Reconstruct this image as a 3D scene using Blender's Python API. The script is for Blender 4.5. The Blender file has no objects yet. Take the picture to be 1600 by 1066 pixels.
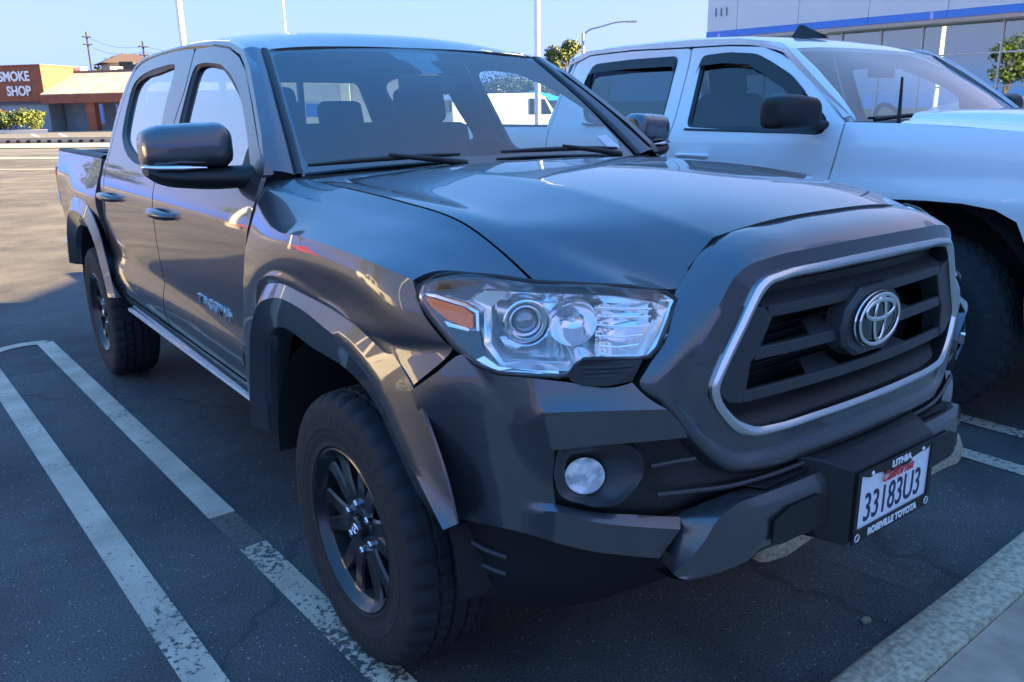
import bpy, bmesh, math, random
import numpy as np
from mathutils import Vector, Matrix, noise
from mathutils.geometry import delaunay_2d_cdt
R = math.radians
random.seed(7)
SC = bpy.context.scene
COL = SC.collection

# ------------------------------------------------------------------ camera, sky, sun
cam = bpy.data.cameras.new('camera')
cam.sensor_width = 36.0
cam.lens = 36.0*1267.5/1600
cam.clip_start = 0.05
cam.clip_end = 3000
co = bpy.data.objects.new('camera', cam)
COL.objects.link(co)
co.location = (-1.712, -1.829, 1.437)
def cam_basis(yaw, pitch, roll):
    cy, sy, cp, sp = math.cos(yaw), math.sin(yaw), math.cos(pitch), math.sin(pitch)
    f = Vector((sy*cp, cy*cp, -sp)); r = Vector((cy, -sy, 0)); u = r.cross(f)
    cr, sr = math.cos(roll), math.sin(roll)
    r2 = cr*r+sr*u; u2 = -sr*r+cr*u
    return Matrix((r2, u2, -f)).transposed()
co.rotation_euler = cam_basis(R(36.36), R(15.74), R(-1.04)).to_euler()
SC.camera = co

SUN_EL, SUN_AZ = 22.0, 127.0      # azimuth clockwise from +Y
SKY_CURVE = [(0.56, 0.80, 1.50), (1.52, 0.06, 1.66), (4.9, -0.35, 6.0)]
w = bpy.data.worlds.new('World'); SC.world = w; w.use_nodes = True
nt = w.node_tree
sky = nt.nodes.new('ShaderNodeTexSky'); sky.sky_type = 'NISHITA'; sky.sun_disc = False
sky.sun_elevation = R(SUN_EL); sky.sun_rotation = R(SUN_AZ)
sky.air_density = 1.0; sky.dust_density = 2.5; sky.ozone_density = 1.5
bg = nt.nodes['Background']; bg.inputs['Strength'].default_value = 0.05
# white balance and roll-off of the sky, one curve per channel
_sp = nt.nodes.new('ShaderNodeSeparateColor'); _cb = nt.nodes.new('ShaderNodeCombineColor')
nt.links.new(sky.outputs[0], _sp.inputs[0])
for _i, (_k, _p, _mx) in enumerate(SKY_CURVE):
    _pw = nt.nodes.new('ShaderNodeMath'); _pw.operation = 'POWER'; _pw.inputs[1].default_value = _p
    _ml = nt.nodes.new('ShaderNodeMath'); _ml.operation = 'MULTIPLY'; _ml.inputs[1].default_value = _k
    nt.links.new(_sp.outputs[_i], _pw.inputs[0]); nt.links.new(_pw.outputs[0], _ml.inputs[0]); _mn = nt.nodes.new('ShaderNodeMath'); _mn.operation = 'MINIMUM'; _mn.inputs[1].default_value = _mx; nt.links.new(_ml.outputs[0], _mn.inputs[0]); nt.links.new(_mn.outputs[0], _cb.inputs[_i])
nt.links.new(_cb.outputs[0], bg.inputs['Color'])
sl = bpy.data.lights.new('sun', 'SUN'); sl.energy = 5.0; sl.angle = R(0.5); sl.color = (1.0, 0.72, 0.36)
so = bpy.data.objects.new('sun', sl); COL.objects.link(so)
sd = Vector((math.sin(R(SUN_AZ))*math.cos(R(SUN_EL)), math.cos(R(SUN_AZ))*math.cos(R(SUN_EL)), math.sin(R(SUN_EL))))
so.rotation_euler = sd.to_track_quat('Z', 'Y').to_euler()
SC.view_settings.view_transform = 'Standard'
SC.view_settings.look = 'None'
SC.view_settings.exposure = 3.35
SC.view_settings.gamma = 1.0

# ------------------------------------------------------------------ materials
MATS = {}
def principled(name, base, rough=0.5, metal=0.0, coat=0.0, spec=None, **kw):
    m = bpy.data.materials.new(name); m.use_nodes = True
    b = m.node_tree.nodes['Principled BSDF']
    b.inputs['Base Color'].default_value = (*base, 1)
    b.inputs['Roughness'].default_value = rough
    b.inputs['Metallic'].default_value = metal
    b.inputs['Coat Weight'].default_value = coat
    b.inputs['Coat Roughness'].default_value = 0.02
    if spec is not None: b.inputs['Specular IOR Level'].default_value = spec
    for k, v in kw.items(): b.inputs[k.replace('_', ' ')].default_value = v
    MATS[name] = m
    return m
def nd(m, t, **kw):
    n = m.node_tree.nodes.new(t)
    for k, v in kw.items():
        if k in n.inputs: n.inputs[k].default_value = v
        else: setattr(n, k, v)
    return n
def lk(m, a, b): m.node_tree.links.new(a, b)
def bump(m, scale, strength, dist=0.002, detail=6.0, tex='noise'):
    b = m.node_tree.nodes['Principled BSDF']
    tc = nd(m, 'ShaderNodeTexCoord')
    n = nd(m, 'ShaderNodeTexNoise' if tex == 'noise' else 'ShaderNodeTexVoronoi')
    n.inputs['Scale'].default_value = scale
    if tex == 'noise': n.inputs['Detail'].default_value = detail
    bp = nd(m, 'ShaderNodeBump'); bp.inputs['Strength'].default_value = strength; bp.inputs['Distance'].default_value = dist
    lk(m, tc.outputs['Object'], n.inputs['Vector']); lk(m, n.outputs[0], bp.inputs['Height']); lk(m, bp.outputs[0], b.inputs['Normal'])
    return m
def mottled(m, c1, c2, scale, detail=5.0, lo=0.35, hi=0.65, coord='Object', rough=None):
    """two-tone noise base colour"""
    b = m.node_tree.nodes['Principled BSDF']
    tc = nd(m, 'ShaderNodeTexCoord'); n = nd(m, 'ShaderNodeTexNoise')
    n.inputs['Scale'].default_value = scale; n.inputs['Detail'].default_value = detail
    cr = nd(m, 'ShaderNodeValToRGB'); cr.color_ramp.elements[0].position = lo; cr.color_ramp.elements[1].position = hi
    cr.color_ramp.elements[0].color = (*c1, 1); cr.color_ramp.elements[1].color = (*c2, 1)
    lk(m, tc.outputs[coord], n.inputs['Vector']); lk(m, n.outputs[0], cr.inputs[0]); lk(m, cr.outputs[0], b.inputs['Base Color'])
    return m

paint = principled('paint_grey', (0.09, 0.095, 0.105), 0.36, 0.80, 1.0)
# fine metallic flake
_b = paint.node_tree.nodes['Principled BSDF']
_tc = nd(paint, 'ShaderNodeTexCoord'); _v = nd(paint, 'ShaderNodeTexVoronoi'); _v.inputs['Scale'].default_value = 1400
_m = nd(paint, 'ShaderNodeMix'); _m.data_type = 'RGBA'
_m.inputs['A'].default_value = (0.072, 0.076, 0.086, 1); _m.inputs['B'].default_value = (0.104, 0.108, 0.118, 1)
lk(paint, _tc.outputs['Object'], _v.inputs['Vector']); lk(paint, _v.outputs['Color'], _m.inputs['Factor']); lk(paint, _m.outputs['Result'], _b.inputs['Base Color'])
chrome = principled('chrome', (0.80, 0.80, 0.82), 0.06, 1.0)
satin = principled('satin_chrome', (0.62, 0.63, 0.66), 0.22, 1.0)
silver = principled('silver_paint', (0.42, 0.43, 0.45), 0.25, 0.8, 0.6)
blackp = bump(principled('black_plastic', (0.011, 0.012, 0.013), 0.50, spec=.4), 900, 0.25, 0.0006)
greyp = bump(principled('grille_grey_plastic', (0.030, 0.032, 0.036), 0.40), 900, 0.2, 0.0005)
blackg = principled('gloss_black', (0.010, 0.010, 0.012), 0.08, 0.0, 1.0)
rimblack = principled('wheel_black', (0.010, 0.010, 0.012), 0.28, 0.0, 0.35)
dark = principled('dark_void', (0.006, 0.006, 0.007), 0.8)
rubber = bump(principled('tyre_rubber', (0.020, 0.021, 0.023), 0.78, spec=.3), 180, 0.25, 0.001)
sealr = principled('rubber_seal', (0.012, 0.012, 0.013), 0.45)
whitep = principled('white_paint', (0.78, 0.79, 0.80), 0.30, 0.0, 1.0)
amber = principled('amber_lens', (1.0, 0.17, 0.010), 0.25, 0.0, 0.3)
redl = principled('red_lens', (0.45, 0.02, 0.02), 0.12, 0.0, 1.0)
interior = bump(principled('interior_cloth', (0.020, 0.021, 0.024), 0.85), 300, 0.3, 0.001)
interior_dark = principled('interior_plastic', (0.014, 0.015, 0.017), 0.6)
headliner = principled('headliner', (0.09, 0.09, 0.09), 0.9)
plate_white = principled('plate_white', (0.75, 0.77, 0.80), 0.35, 0.0, 0.4)
ink_navy = principled('ink_navy', (0.012, 0.014, 0.06), 0.4)
ink_red = principled('ink_red', (0.65, 0.03, 0.03), 0.4)
ink_white = principled('ink_white', (0.80, 0.80, 0.80), 0.4)
ink_grey = principled('ink_grey', (0.12, 0.12, 0.13), 0.5)
paper = principled('paper', (0.62, 0.62, 0.66), 0.6)
lamp_white = principled('lamp_reflector', (0.90, 0.91, 0.92), 0.4, 0.10, 1.0)
mottled(lamp_white, (.42,.44,.46), (.95,.95,.95), 26, 2, .42, .60)
bright = principled('bright_trim', (0.95, 0.95, 0.95), 0.17, 0.82, 1.0)

def glass(name, tint, refl=0.9, rough=0.0, ior=1.5, extra=0.0):
    m = bpy.data.materials.new(name); m.use_nodes = True
    t = m.node_tree; t.nodes.remove(t.nodes['Principled BSDF'])
    tr = t.nodes.new('ShaderNodeBsdfTransparent'); tr.inputs[0].default_value = (*tint, 1)
    gl = t.nodes.new('ShaderNodeBsdfGlossy'); gl.inputs['Roughness'].default_value = rough; gl.inputs['Color'].default_value = (refl*(.86 if 'building' in name else 1), refl, refl*(.93 if 'building' in name else 1), 1)
    fr = t.nodes.new('ShaderNodeFresnel'); fr.inputs['IOR'].default_value = ior
    mt = t.nodes.new('ShaderNodeMath'); mt.operation = 'ADD'; mt.inputs[1].default_value = extra; mt.use_clamp = True
    mx = t.nodes.new('ShaderNodeMixShader')
    # same reflectance seen from either side of the pane
    ge = t.nodes.new('ShaderNodeNewGeometry'); mi = t.nodes.new('ShaderNodeMix'); mi.inputs['A'].default_value = ior; mi.inputs['B'].default_value = 1/ior
    t.links.new(ge.outputs['Backfacing'], mi.inputs['Factor']); t.links.new(mi.outputs['Result'], fr.inputs['IOR'])
    t.links.new(fr.outputs[0], mt.inputs[0]); t.links.new(mt.outputs[0], mx.inputs[0])
    t.links.new(tr.outputs[0], mx.inputs[1]); t.links.new(gl.outputs[0], mx.inputs[2])
    t.links.new(mx.outputs[0], t.nodes['Material Output'].inputs[0])
    MATS[name] = m
    return m
glass_ws = glass('glass_windshield', (0.60, 0.76, 0.80), 0.9, 0, 1.5, 0.08)
glass_far = glass('glass_side_clear', (0.80, 0.86, 0.86), 0.9, 0, 1.5, 0.03)
glass_side = glass('glass_side', (0.50, 0.58, 0.58), 0.95, 0, 1.6, 0.42)
glass_tint = glass('glass_privacy', (0.16, 0.20, 0.22), 0.9, 0, 1.5, 0.10)
glass_clear = glass('lens_clear', (0.97, 0.98, 0.99), 1.0, 0, 1.45, 0.02)
glass_bld = glass('glass_building', (0.55, 0.66, 0.62), 0.95, 0.0, 1.5, 0.22)

# ------------------------------------------------------------------ object helpers
def props(o, label=None, cat=None, group=None, kind=None):
    if label: o['label'] = label
    if cat: o['category'] = cat
    if group: o['group'] = group
    if kind: o['kind'] = kind
    return o
def thing(name, loc, label, cat, group=None, rz=0.0):
    o = bpy.data.objects.new(name, None); COL.objects.link(o); o.location = loc; o.rotation_euler = (0, 0, rz)
    o.empty_display_size = 0.2
    return props(o, label, cat, group)
def mk(name, verts, faces, mat, parent=None, smooth=None, label=None):
    """one mesh object; parent at its own place: verts are given in the parent's frame"""
    me = bpy.data.meshes.new(name)
    me.from_pydata([tuple(map(float, v)) for v in verts], [], [tuple(int(i) for i in f) for f in faces])
    bm = bmesh.new(); bm.from_mesh(me); bmesh.ops.remove_doubles(bm, verts=bm.verts, dist=1e-5)
    bm.to_mesh(me); bm.free()
    if smooth is not None:
        me.shade_smooth()
        if smooth > 0: me.set_sharp_from_angle(angle=R(smooth))
    mats = mat if isinstance(mat, (list, tuple)) else [mat]
    for m_ in mats: me.materials.append(m_)
    o = bpy.data.objects.new(name, me); COL.objects.link(o)
    if parent: o.parent = parent
    if label: o['label'] = label
    me.update()
    return o
class MB:
    """mesh collector"""
    def __init__(s): s.v = []; s.f = []
    def add(s, v, f, mirror=False):
        n = len(s.v); s.v += [tuple(map(float, p)) for p in v]; s.f += [tuple(i+n for i in q) for q in f]
        if mirror:
            n = len(s.v); s.v += [(-float(p[0]), float(p[1]), float(p[2])) for p in v]; s.f += [tuple(i+n for i in reversed(q)) for q in f]
        return s
    def make(s, name, mat, parent=None, smooth=None, label=None, bevel=0):
        o = mk(name, s.v, s.f, mat, parent, smooth, label)
        if bevel:
            b = o.modifiers.new('bevel', 'BEVEL'); b.width = bevel; b.segments = 2; b.limit_method = 'ANGLE'; b.angle_limit = R(35)
        return o
def box(c, s, rot=None):
    v = [Vector((sx*s[0]/2, sy*s[1]/2, sz*s[2]/2)) for sx in (-1, 1) for sy in (-1, 1) for sz in (-1, 1)]
    if rot is not None: v = [rot @ p for p in v]
    v = [p+Vector(c) for p in v]
    return v, [(0, 1, 3, 2), (4, 6, 7, 5), (0, 4, 5, 1), (2, 3, 7, 6), (0, 2, 6, 4), (1, 5, 7, 3)]
def frames(path):
    path = [Vector(p) for p in path]; out = []
    prev = None
    for i, p in enumerate(path):
        a = path[max(i-1, 0)]; b = path[min(i+1, len(path)-1)]
        t = (b-a).normalized()
        if prev is None:
            u = t.cross(Vector((0, 0, 1)))
            if u.length < 1e-3: u = t.cross(Vector((1, 0, 0)))
            u.normalize()
        else:
            u = (prev-t*prev.dot(t)).normalized()
        prev = u
        out.append((p, t, u, t.cross(u)))
    return out
def tube(path, r, n=10, closed=False, flat=1.0):
    """r scalar or list; flat scales the second axis"""
    fr = frames(path); v = []; f = []
    m = len(fr)
    for i, (p, t, a, b) in enumerate(fr):
        rr = r[i] if isinstance(r, (list, tuple)) else r
        for k in range(n):
            th = 2*math.pi*k/n
            v.append(p+a*math.cos(th)*rr+b*math.sin(th)*rr*flat)
    for i in range(m-1 if not closed else m):
        j = (i+1) % m
        for k in range(n):
            f.append((i*n+k, i*n+(k+1) % n, j*n+(k+1) % n, j*n+k))
    if not closed:
        f.append(tuple(reversed(range(n)))); f.append(tuple((m-1)*n+k for k in range(n)))
    return v, f
def lathe(profile, n=48, center=(0, 0, 0), axis='x', sgn=1):
    """profile of (along axis, radius)"""
    v = []; f = []; m = len(profile)
    for a, r in profile:
        for k in range(n):
            th = 2*math.pi*k/n
            if axis == 'x': v.append((center[0]+a*sgn, center[1]+r*math.cos(th), center[2]+r*math.sin(th)))
            elif axis == 'y': v.append((center[0]+r*math.cos(th), center[1]+a*sgn, center[2]+r*math.sin(th)))
            else: v.append((center[0]+r*math.cos(th), center[1]+r*math.sin(th), center[2]+a*sgn))
    for i in range(m-1):
        for k in range(n):
            f.append((i*n+k, i*n+(k+1) % n, (i+1)*n+(k+1) % n, (i+1)*n+k))
    return v, f
def prism(poly, off):
    """closed solid between a 3-D polygon and its copy moved by off"""
    n = len(poly); off = Vector(off)
    v = [Vector(p) for p in poly]+[Vector(p)+off for p in poly]
    f = [tuple(range(n)), tuple(reversed(range(n, 2*n)))]
    f += [((i+1) % n, i, i+n, (i+1) % n+n) for i in range(n)]
    return v, f
def ringprism(outer, inner, off):
    """frame between two loops of the same length, given depth off"""
    n = len(outer); off = Vector(off)
    v = [Vector(p) for p in outer]+[Vector(p) for p in inner]+[Vector(p)+off for p in outer]+[Vector(p)+off for p in inner]
    f = []
    for i in range(n):
        j = (i+1) % n
        f += [(i, j, n+j, n+i), (2*n+j, 2*n+i, 3*n+i, 3*n+j), (j, i, 2*n+i, 2*n+j), (n+i, n+j, 3*n+j, 3*n+i)]
    return v, f
def ellipsoid(c, r, nu=24, nv=14, rot=None):
    v = []; f = []
    for i in range(nv+1):
        ph = math.pi*i/nv
        for k in range(nu):
            th = 2*math.pi*k/nu
            p = Vector((r[0]*math.sin(ph)*math.cos(th), r[1]*math.sin(ph)*math.sin(th), r[2]*math.cos(ph)))
            if rot is not None: p = rot @ p
            v.append(p+Vector(c))
    for i in range(nv):
        for k in range(nu):
            f.append((i*nu+k, (i+1)*nu+k, (i+1)*nu+(k+1) % nu, i*nu+(k+1) % nu))
    return v, f
def interp(P, sub, breaks=(), closed=False):
    """C1 cubic through the knots along axis 0; P is an array (k, ...)"""
    P = np.asarray(P, float)
    if closed: P = np.concatenate([P, P[:1]])
    k = len(P)
    d = np.diff(P, axis=0)
    h = np.sqrt((d.reshape(k-1, -1, 3)**2).sum(-1)).mean(1)
    h = np.maximum(h, 1e-4)
    sl_ = d/h.reshape([-1]+[1]*(P.ndim-1))
    mL = np.zeros_like(P); mR = np.zeros_like(P)     # incoming, outgoing tangents
    for i in range(k):
        ends = (i == 0 or i == k-1) and not closed
        a = i-1 if i > 0 else k-2
        b = i if i < k-1 else 0
        if ends or i in breaks:
            if i < k-1: mR[i] = sl_[i]
            if i > 0: mL[i] = sl_[i-1]
        else:
            t = (sl_[a]*h[b]+sl_[b]*h[a])/(h[a]+h[b])
            mL[i] = t; mR[i] = t
    # smooth ends
    for i in (0, k-1):
        if closed: break
        if k > 2:
            if i == 0: mR[0] = 1.5*sl_[0]-0.5*mL[1]
            else: mL[k-1] = 1.5*sl_[k-2]-0.5*mR[k-2]
    for i in breaks:
        if 0 < i < k-1:
            if not (i+1 in breaks or i+1 == k-1): mR[i] = 1.5*sl_[i]-0.5*mL[i+1]
            if not (i-1 in breaks or i-1 == 0): mL[i] = 1.5*sl_[i-1]-0.5*mR[i-1]
    subs = [sub]*(k-1) if isinstance(sub, int) else sub
    out = []; 
    for i in range(k-1):
        for s_ in range(subs[i]):
            t = s_/subs[i]; t2 = t*t; t3 = t2*t
            out.append((2*t3-3*t2+1)*P[i]+(t3-2*t2+t)*h[i]*mR[i]+(-2*t3+3*t2)*P[i+1]+(t3-t2)*h[i]*mL[i+1])
    if not closed: out.append(P[-1])
    return np.array(out)
def grid(rows, sub=(6, 6), br=((), ()), closed=(False, False)):
    """rows: control points [row][col]; returns dense array"""
    P = np.array([[list(p) for p in r] for r in rows], float)
    A = interp(P, sub[0], br[0], closed[0])
    B = interp(np.swapaxes(A, 0, 1), sub[1], br[1], closed[1])
    return np.swapaxes(B, 0, 1)
def shell(A, thick=0.02, hint=None, skip=None, closed=(False, False), flip=None):
    """surface with an inward flange along its open borders. hint: a point on the inner side. skip(i,j) omits dense cells"""
    n, m = A.shape[:2]
    V = [Vector(p) for p in A.reshape(-1, 3)]
    F = []
    for i in range(n if closed[0] else n-1):
        for j in range(m if closed[1] else m-1):
            if skip and skip(i, j): continue
            i2, j2 = (i+1) % n, (j+1) % m
            F.append([i*m+j, i*m+j2, i2*m+j2, i2*m+j])
    # orientation
    N_ = [Vector((0, 0, 0)) for _ in V]
    tot = 0.0
    for q in F:
        c = (V[q[2]]-V[q[0]]).cross(V[q[3]]-V[q[1]])
        for i in q: N_[i] += c
        if hint is not None: tot += c.dot((V[q[0]]+V[q[2]])*0.5-Vector(hint))
    if (hint is not None and tot < 0) or flip:
        F = [list(reversed(q)) for q in F]; N_ = [-x for x in N_]
    for x in N_:
        if x.length > 0: x.normalize()
    if thick:
        edges = {}
        for q in F:
            for k in range(len(q)):
                a, b = q[k], q[(k+1) % len(q)]
                edges[(a, b)] = 1
        bd = [(a, b) for (a, b) in edges if (b, a) not in edges]
        mp = {}
        for a, b in bd:
            for t in (a, b):
                if t not in mp: mp[t] = len(V); V.append(V[t]-N_[t]*thick)
        for a, b in bd: F.append([b, a, mp[a], mp[b]])
    return V, F
def sheet(outer, holes, fn, step=0.05, thick=0.015, inward=(0, 0, 0)):
    """trimmed surface: 2-D outline with holes, lifted by fn(u,v)->xyz; flange by vector inward"""
    pts = []; faces_in = []; 
    def dens(poly):
        o = []
        for i in range(len(poly)):
            a = Vector(poly[i]); b = Vector(poly[(i+1) % len(poly)])
            k = max(1, int((b-a).length/step))
            o += [tuple(a+(b-a)*t/k) for t in range(k)]
        return o
    def inside(p, poly):
        r = False; j = len(poly)-1
        for i in range(len(poly)):
            if (poly[i][1] > p[1]) != (poly[j][1] > p[1]) and p[0] < (poly[j][0]-poly[i][0])*(p[1]-poly[i][1])/(poly[j][1]-poly[i][1])+poly[i][0]: r = not r
            j = i
        return r
    loops = [dens(outer)]+[dens(h) for h in holes]
    ed = []
    for L in loops:
        n = len(pts); pts += [Vector(p[:2]) for p in L]; ed += [(n+i, n+(i+1) % len(L)) for i in range(len(L))]
    xs = [p[0] for p in outer]; ys = [p[1] for p in outer]
    nb = len(pts)
    x = min(xs)+step/2
    while x < max(xs):
        y = min(ys)+step/2
        while y < max(ys):
            p = (x+random.uniform(-.1, .1)*step, y)
            if inside(p, loops[0]) and not any(inside(p, L) for L in loops[1:]):
                if min((Vector(p)-q).length_squared for q in pts[:nb]) > (step*.45)**2: pts.append(Vector(p))
            y += step
        x += step
    v, e, f, ov, oe, of = delaunay_2d_cdt(pts, ed, [], 0, 1e-6)
    F = []
    for t in f:
        c = sum((v[i] for i in t), Vector((0, 0)))/len(t)
        if inside(c, loops[0]) and not any(inside(c, L) for L in loops[1:]): F.append(list(t))
    V = [Vector(fn(p[0], p[1])) for p in v]
    inw = Vector(inward)
    if inw.length > 0:
        tot = sum(((V[q[1]]-V[q[0]]).cross(V[q[2]]-V[q[0]])).dot(inw) for q in F)
        if tot > 0: F = [list(reversed(q)) for q in F]
        if thick:
            edges = set()
            for q in F:
                for k in range(len(q)): edges.add((q[k], q[(k+1) % len(q)]))
            bd = [(a, b) for (a, b) in edges if (b, a) not in edges]
            mp = {}
            for a, b in bd:
                for t in (a, b):
                    if t not in mp: mp[t] = len(V); V.append(V[t]+inw.normalized()*thick)
            for a, b in bd: F.append([b, a, mp[a], mp[b]])
    return V, F
def textmesh(name, s, size, mat, parent, origin, xdir, updir, sx=1.0, extrude=0.001, shear=0.0, align='CENTER', bold=0.0):
    cu = bpy.data.curves.new(name, 'FONT'); cu.body = s; cu.size = size; cu.extrude = extrude; cu.align_x = align; cu.align_y = 'CENTER'
    cu.offset = bold; cu.shear = shear; cu.resolution_u = 4
    to = bpy.data.objects.new('tmp_text', cu); COL.objects.link(to)
    dg = bpy.context.evaluated_depsgraph_get(); dg.update()
    me = bpy.data.meshes.new_from_object(to.evaluated_get(dg))
    bpy.data.objects.remove(to)
    X_ = Vector(xdir).normalized(); U = Vector(updir); U = (U-X_*U.dot(X_)).normalized(); Nn = X_.cross(U)
    for v in me.vertices:
        p = v.co.copy(); v.co = Vector(origin)+X_*p.x*sx+U*p.y+Nn*p.z
    me.name = name; me.materials.clear(); me.materials.append(mat)
    o = bpy.data.objects.new(name, me); COL.objects.link(o)
    if parent: o.parent = parent
    return o
def mir(pts): return [(-p[0], p[1], p[2]) for p in pts]
def mirV(V): return [(-p[0], p[1], p[2]) for p in V]
def revF(F): return [tuple(reversed(q)) for q in F]

# ------------------------------------------------------------------ the grey pickup (nose towards -Y, front axle at y=0)
T = thing('pickup_truck', (0, 0, 0), 'dark grey crew cab pickup truck with black wheels parked closest to the camera', 'pickup truck')
SZ = [.44,.50,.54,.60,.66,.71,.765,.80,.87,1.0,1.12,1.19,1.27]
SX = [.83,.855,.875,.897,.908,.907,.892,.894,.900,.903,.897,.878,.842]
# smooth C1 version of the side profile, with a soft crease at .765
_pr = interp(np.array([(a, 0, b) for a, b in zip(SX, SZ)]), 8, (6,))
PZs, PXs = _pr[:, 2], _pr[:, 0]
def sidex(z): return float(np.interp(z, PZs, PXs))
def greenx(z, y=1.5):
    d = z-1.27
    return .842-.43*d+.10*d*(.38-d)
def side_panel(name, outer, holes=(), parent=T, mat=None, off=0.0, step=.05, right=True, fn=None, thick=.015, label=None):
    f0 = fn or (lambda y, z: (-(sidex(z)+off), y, z))
    V, F = sheet(outer, list(holes), f0, step, thick, (1, 0, 0))
    if not right: V = mirV(V); F = revF(F)
    return mk(name, V, F, mat or paint, parent, 35, label)

# ---- hood
hood_rows = [
 [(0,.640,1.262),(.22,.632,1.262),(.42,.612,1.261),(.55,.592,1.259),(.655,.57,1.257),(.70,.56,1.256),(.738,.55,1.254)],
 [(0,.30,1.287),(.22,.30,1.285),(.42,.29,1.277),(.55,.28,1.262),(.660,.27,1.251),(.70,.265,1.251),(.738,.26,1.248)],
 [(0,.0,1.289),(.22,.0,1.286),(.42,-.01,1.275),(.55,-.02,1.250),(.655,-.03,1.236),(.70,-.035,1.238),(.734,-.04,1.234)],
 [(0,-.33,1.270),(.22,-.33,1.266),(.42,-.335,1.255),(.54,-.33,1.228),(.635,-.32,1.214),(.685,-.31,1.212),(.722,-.30,1.206)],
 [(0,-.60,1.238),(.22,-.598,1.234),(.41,-.59,1.218),(.52,-.56,1.192),(.61,-.51,1.176),(.67,-.475,1.168),(.716,-.44,1.158)],
 [(0,-.752,1.209),(.22,-.747,1.203),(.385,-.732,1.181),(.446,-.726,1.127),(.496,-.728,1.087),(.60,-.690,1.103),(.703,-.535,1.106)],
]
A = grid(hood_rows, (8, 8), ((), (2,)))
V, F = shell(A, .03, hint=(0, 0, .5))
A2 = A.copy(); A2[:, :, 0] *= -1
V2, F2 = shell(A2, .03, hint=(0, 0, .5))
# one continuous hood: join the halves at the middle
def join_half(A, thick, hint):
    B = np.concatenate([A[:, ::-1] * np.array([-1, 1, 1]), A[:, 1:]], axis=1)
    return shell(B, thick, hint=hint)
V, F = join_half(A, .03, (0, 0, .5))
hood = mk('hood', V, F, paint, T, 32)

# ---- front fenders
fen = [
 [(-.742,.56,1.257),(-.742,.26,1.246),(-.738,-.04,1.231),(-.726,-.30,1.203),(-.720,-.44,1.155),(-.707,-.530,1.104)],
 [(-.790,.575,1.252),(-.792,.30,1.226),(-.786,0,1.208),(-.775,-.24,1.190),(-.778,-.37,1.160),(-.790,-.460,1.120)],
 [(-.838,.602,1.240),(-.852,.30,1.200),(-.852,.05,1.186),(-.848,-.17,1.172),(-.846,-.31,1.150),(-.850,-.405,1.124)],
 [(-.872,.594,1.190),(-.925,.31,1.146),(-.938,.09,1.150),(-.938,-.14,1.143),(-.930,-.29,1.131),(-.905,-.395,1.110)],
 [(-.898,.620,1.09),(-.932,.36,1.10),(-.946,.12,1.108),(-.947,-.14,1.098),(-.939,-.31,1.08),(-.907,-.425,1.055)],
 [(-.903,.680,.954),(-.930,.45,1.03),(-.945,.20,1.065),(-.946,-.12,1.05),(-.938,-.34,1.01),(-.892,-.478,1.000)],
 [(-.901,.740,.80),(-.915,.60,.90),(-.940,.30,1.035),(-.945,-.08,1.02),(-.942,-.30,.975),(-.884,-.500,.980)],
 [(-.905,.763,.68),(-.92,.575,.70),(-.94,.44,.98),(-.943,.10,1.0),(-.943,-.20,.98),(-.935,-.405,.882)],
 [(-.90,.765,.52),(-.92,.57,.52),(-.93,.45,.94),(-.93,.12,.95),(-.93,-.18,.93),(-.925,-.395,.870)],
]
# front column: along the headlight top, round its tip, down to the bumper gap
A = grid(fen, (7, 9), ((3,), ()))
V, F = shell(A, .02, hint=(-.4, 0, .8))
mk('front_fender', V, F, paint, T, 32)
V, F = mirV(V), revF(F)
mk('front_fender', V, F, paint, T, 32)

# ---- fender flares: a profile swept round each arch
def flare(yc, outer, face, lip, mirror):
    """outer/face/lip: polylines of (y,z) with the same count"""
    n = len(outer)
    def P3(poly, x): return [(-(x[i] if isinstance(x, (list, tuple)) else x), p[0]+yc, p[1]) for i, p in enumerate(poly)]
    base = P3(outer, [.905 if i in (0,) else .928 for i in range(n)])
    o = P3(outer, .934)
    o1 = P3([(p[0]*.9+q[0]*.1, p[1]*.9+q[1]*.1) for p, q in zip(outer, face)], .957)
    fc = P3(face, .960)
    fb = P3([(p[0]*.9+q[0]*.1, p[1]*.9+q[1]*.1) for p, q in zip(face, lip)], .944)
    lp = P3(lip, .925)
    ret = P3([(p[0]*.97, .4+(p[1]-.4)*.97) for p in lip], .86)
    A = grid([base, o, fc, lp, ret], (4, 7), ((1, 2, 3), ()))
    V, F = shell(A, 0, hint=(-.3, yc, .5))
    if mirror: V = mirV(V); F = revF(F)
    mk('fender_flare', V, F, paint, T, 40)
fo = [(.605,.50),(.580,.60),(.545,.74),(.51,.86),(.435,.955),(.29,1.015),(.09,1.022),(-.11,1.010),(-.265,.982),(-.355,.940),(-.43,.884),(-.49,.808),(-.545,.715),(-.572,.640)]
ff = [(.596,.50),(.568,.60),(.533,.725),(.490,.835),(.415,.918),(.285,.965),(.11,.972),(-.05,.950),(-.185,.925),(-.262,.895),(-.315,.857),(-.385,.79),(-.48,.70),(-.562,.632)]
fl = [(.53,.49),(.52,.58),(.50,.69),(.465,.78),(.42,.835),(.33,.868),(.115,.855),(-.06,.848),(-.15,.83),(-.208,.806),(-.262,.767),(-.33,.70),(-.42,.63),(-.52,.60)]
ro = [(-.60,.56),(-.57,.62),(-.52,.72),(-.45,.84),(-.36,.93),(-.24,.99),(-.10,1.018),(.06,1.02),(.22,1.01),(.36,.965),(.45,.90),(.53,.80),(.58,.70),(.61,.60)]
rf = [(-.555,.56),(-.53,.62),(-.485,.70),(-.42,.80),(-.33,.875),(-.22,.925),(-.09,.950),(.05,.952),(.20,.94),(.31,.905),(.40,.845),(.475,.76),(.525,.67),(.555,.59)]
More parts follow.
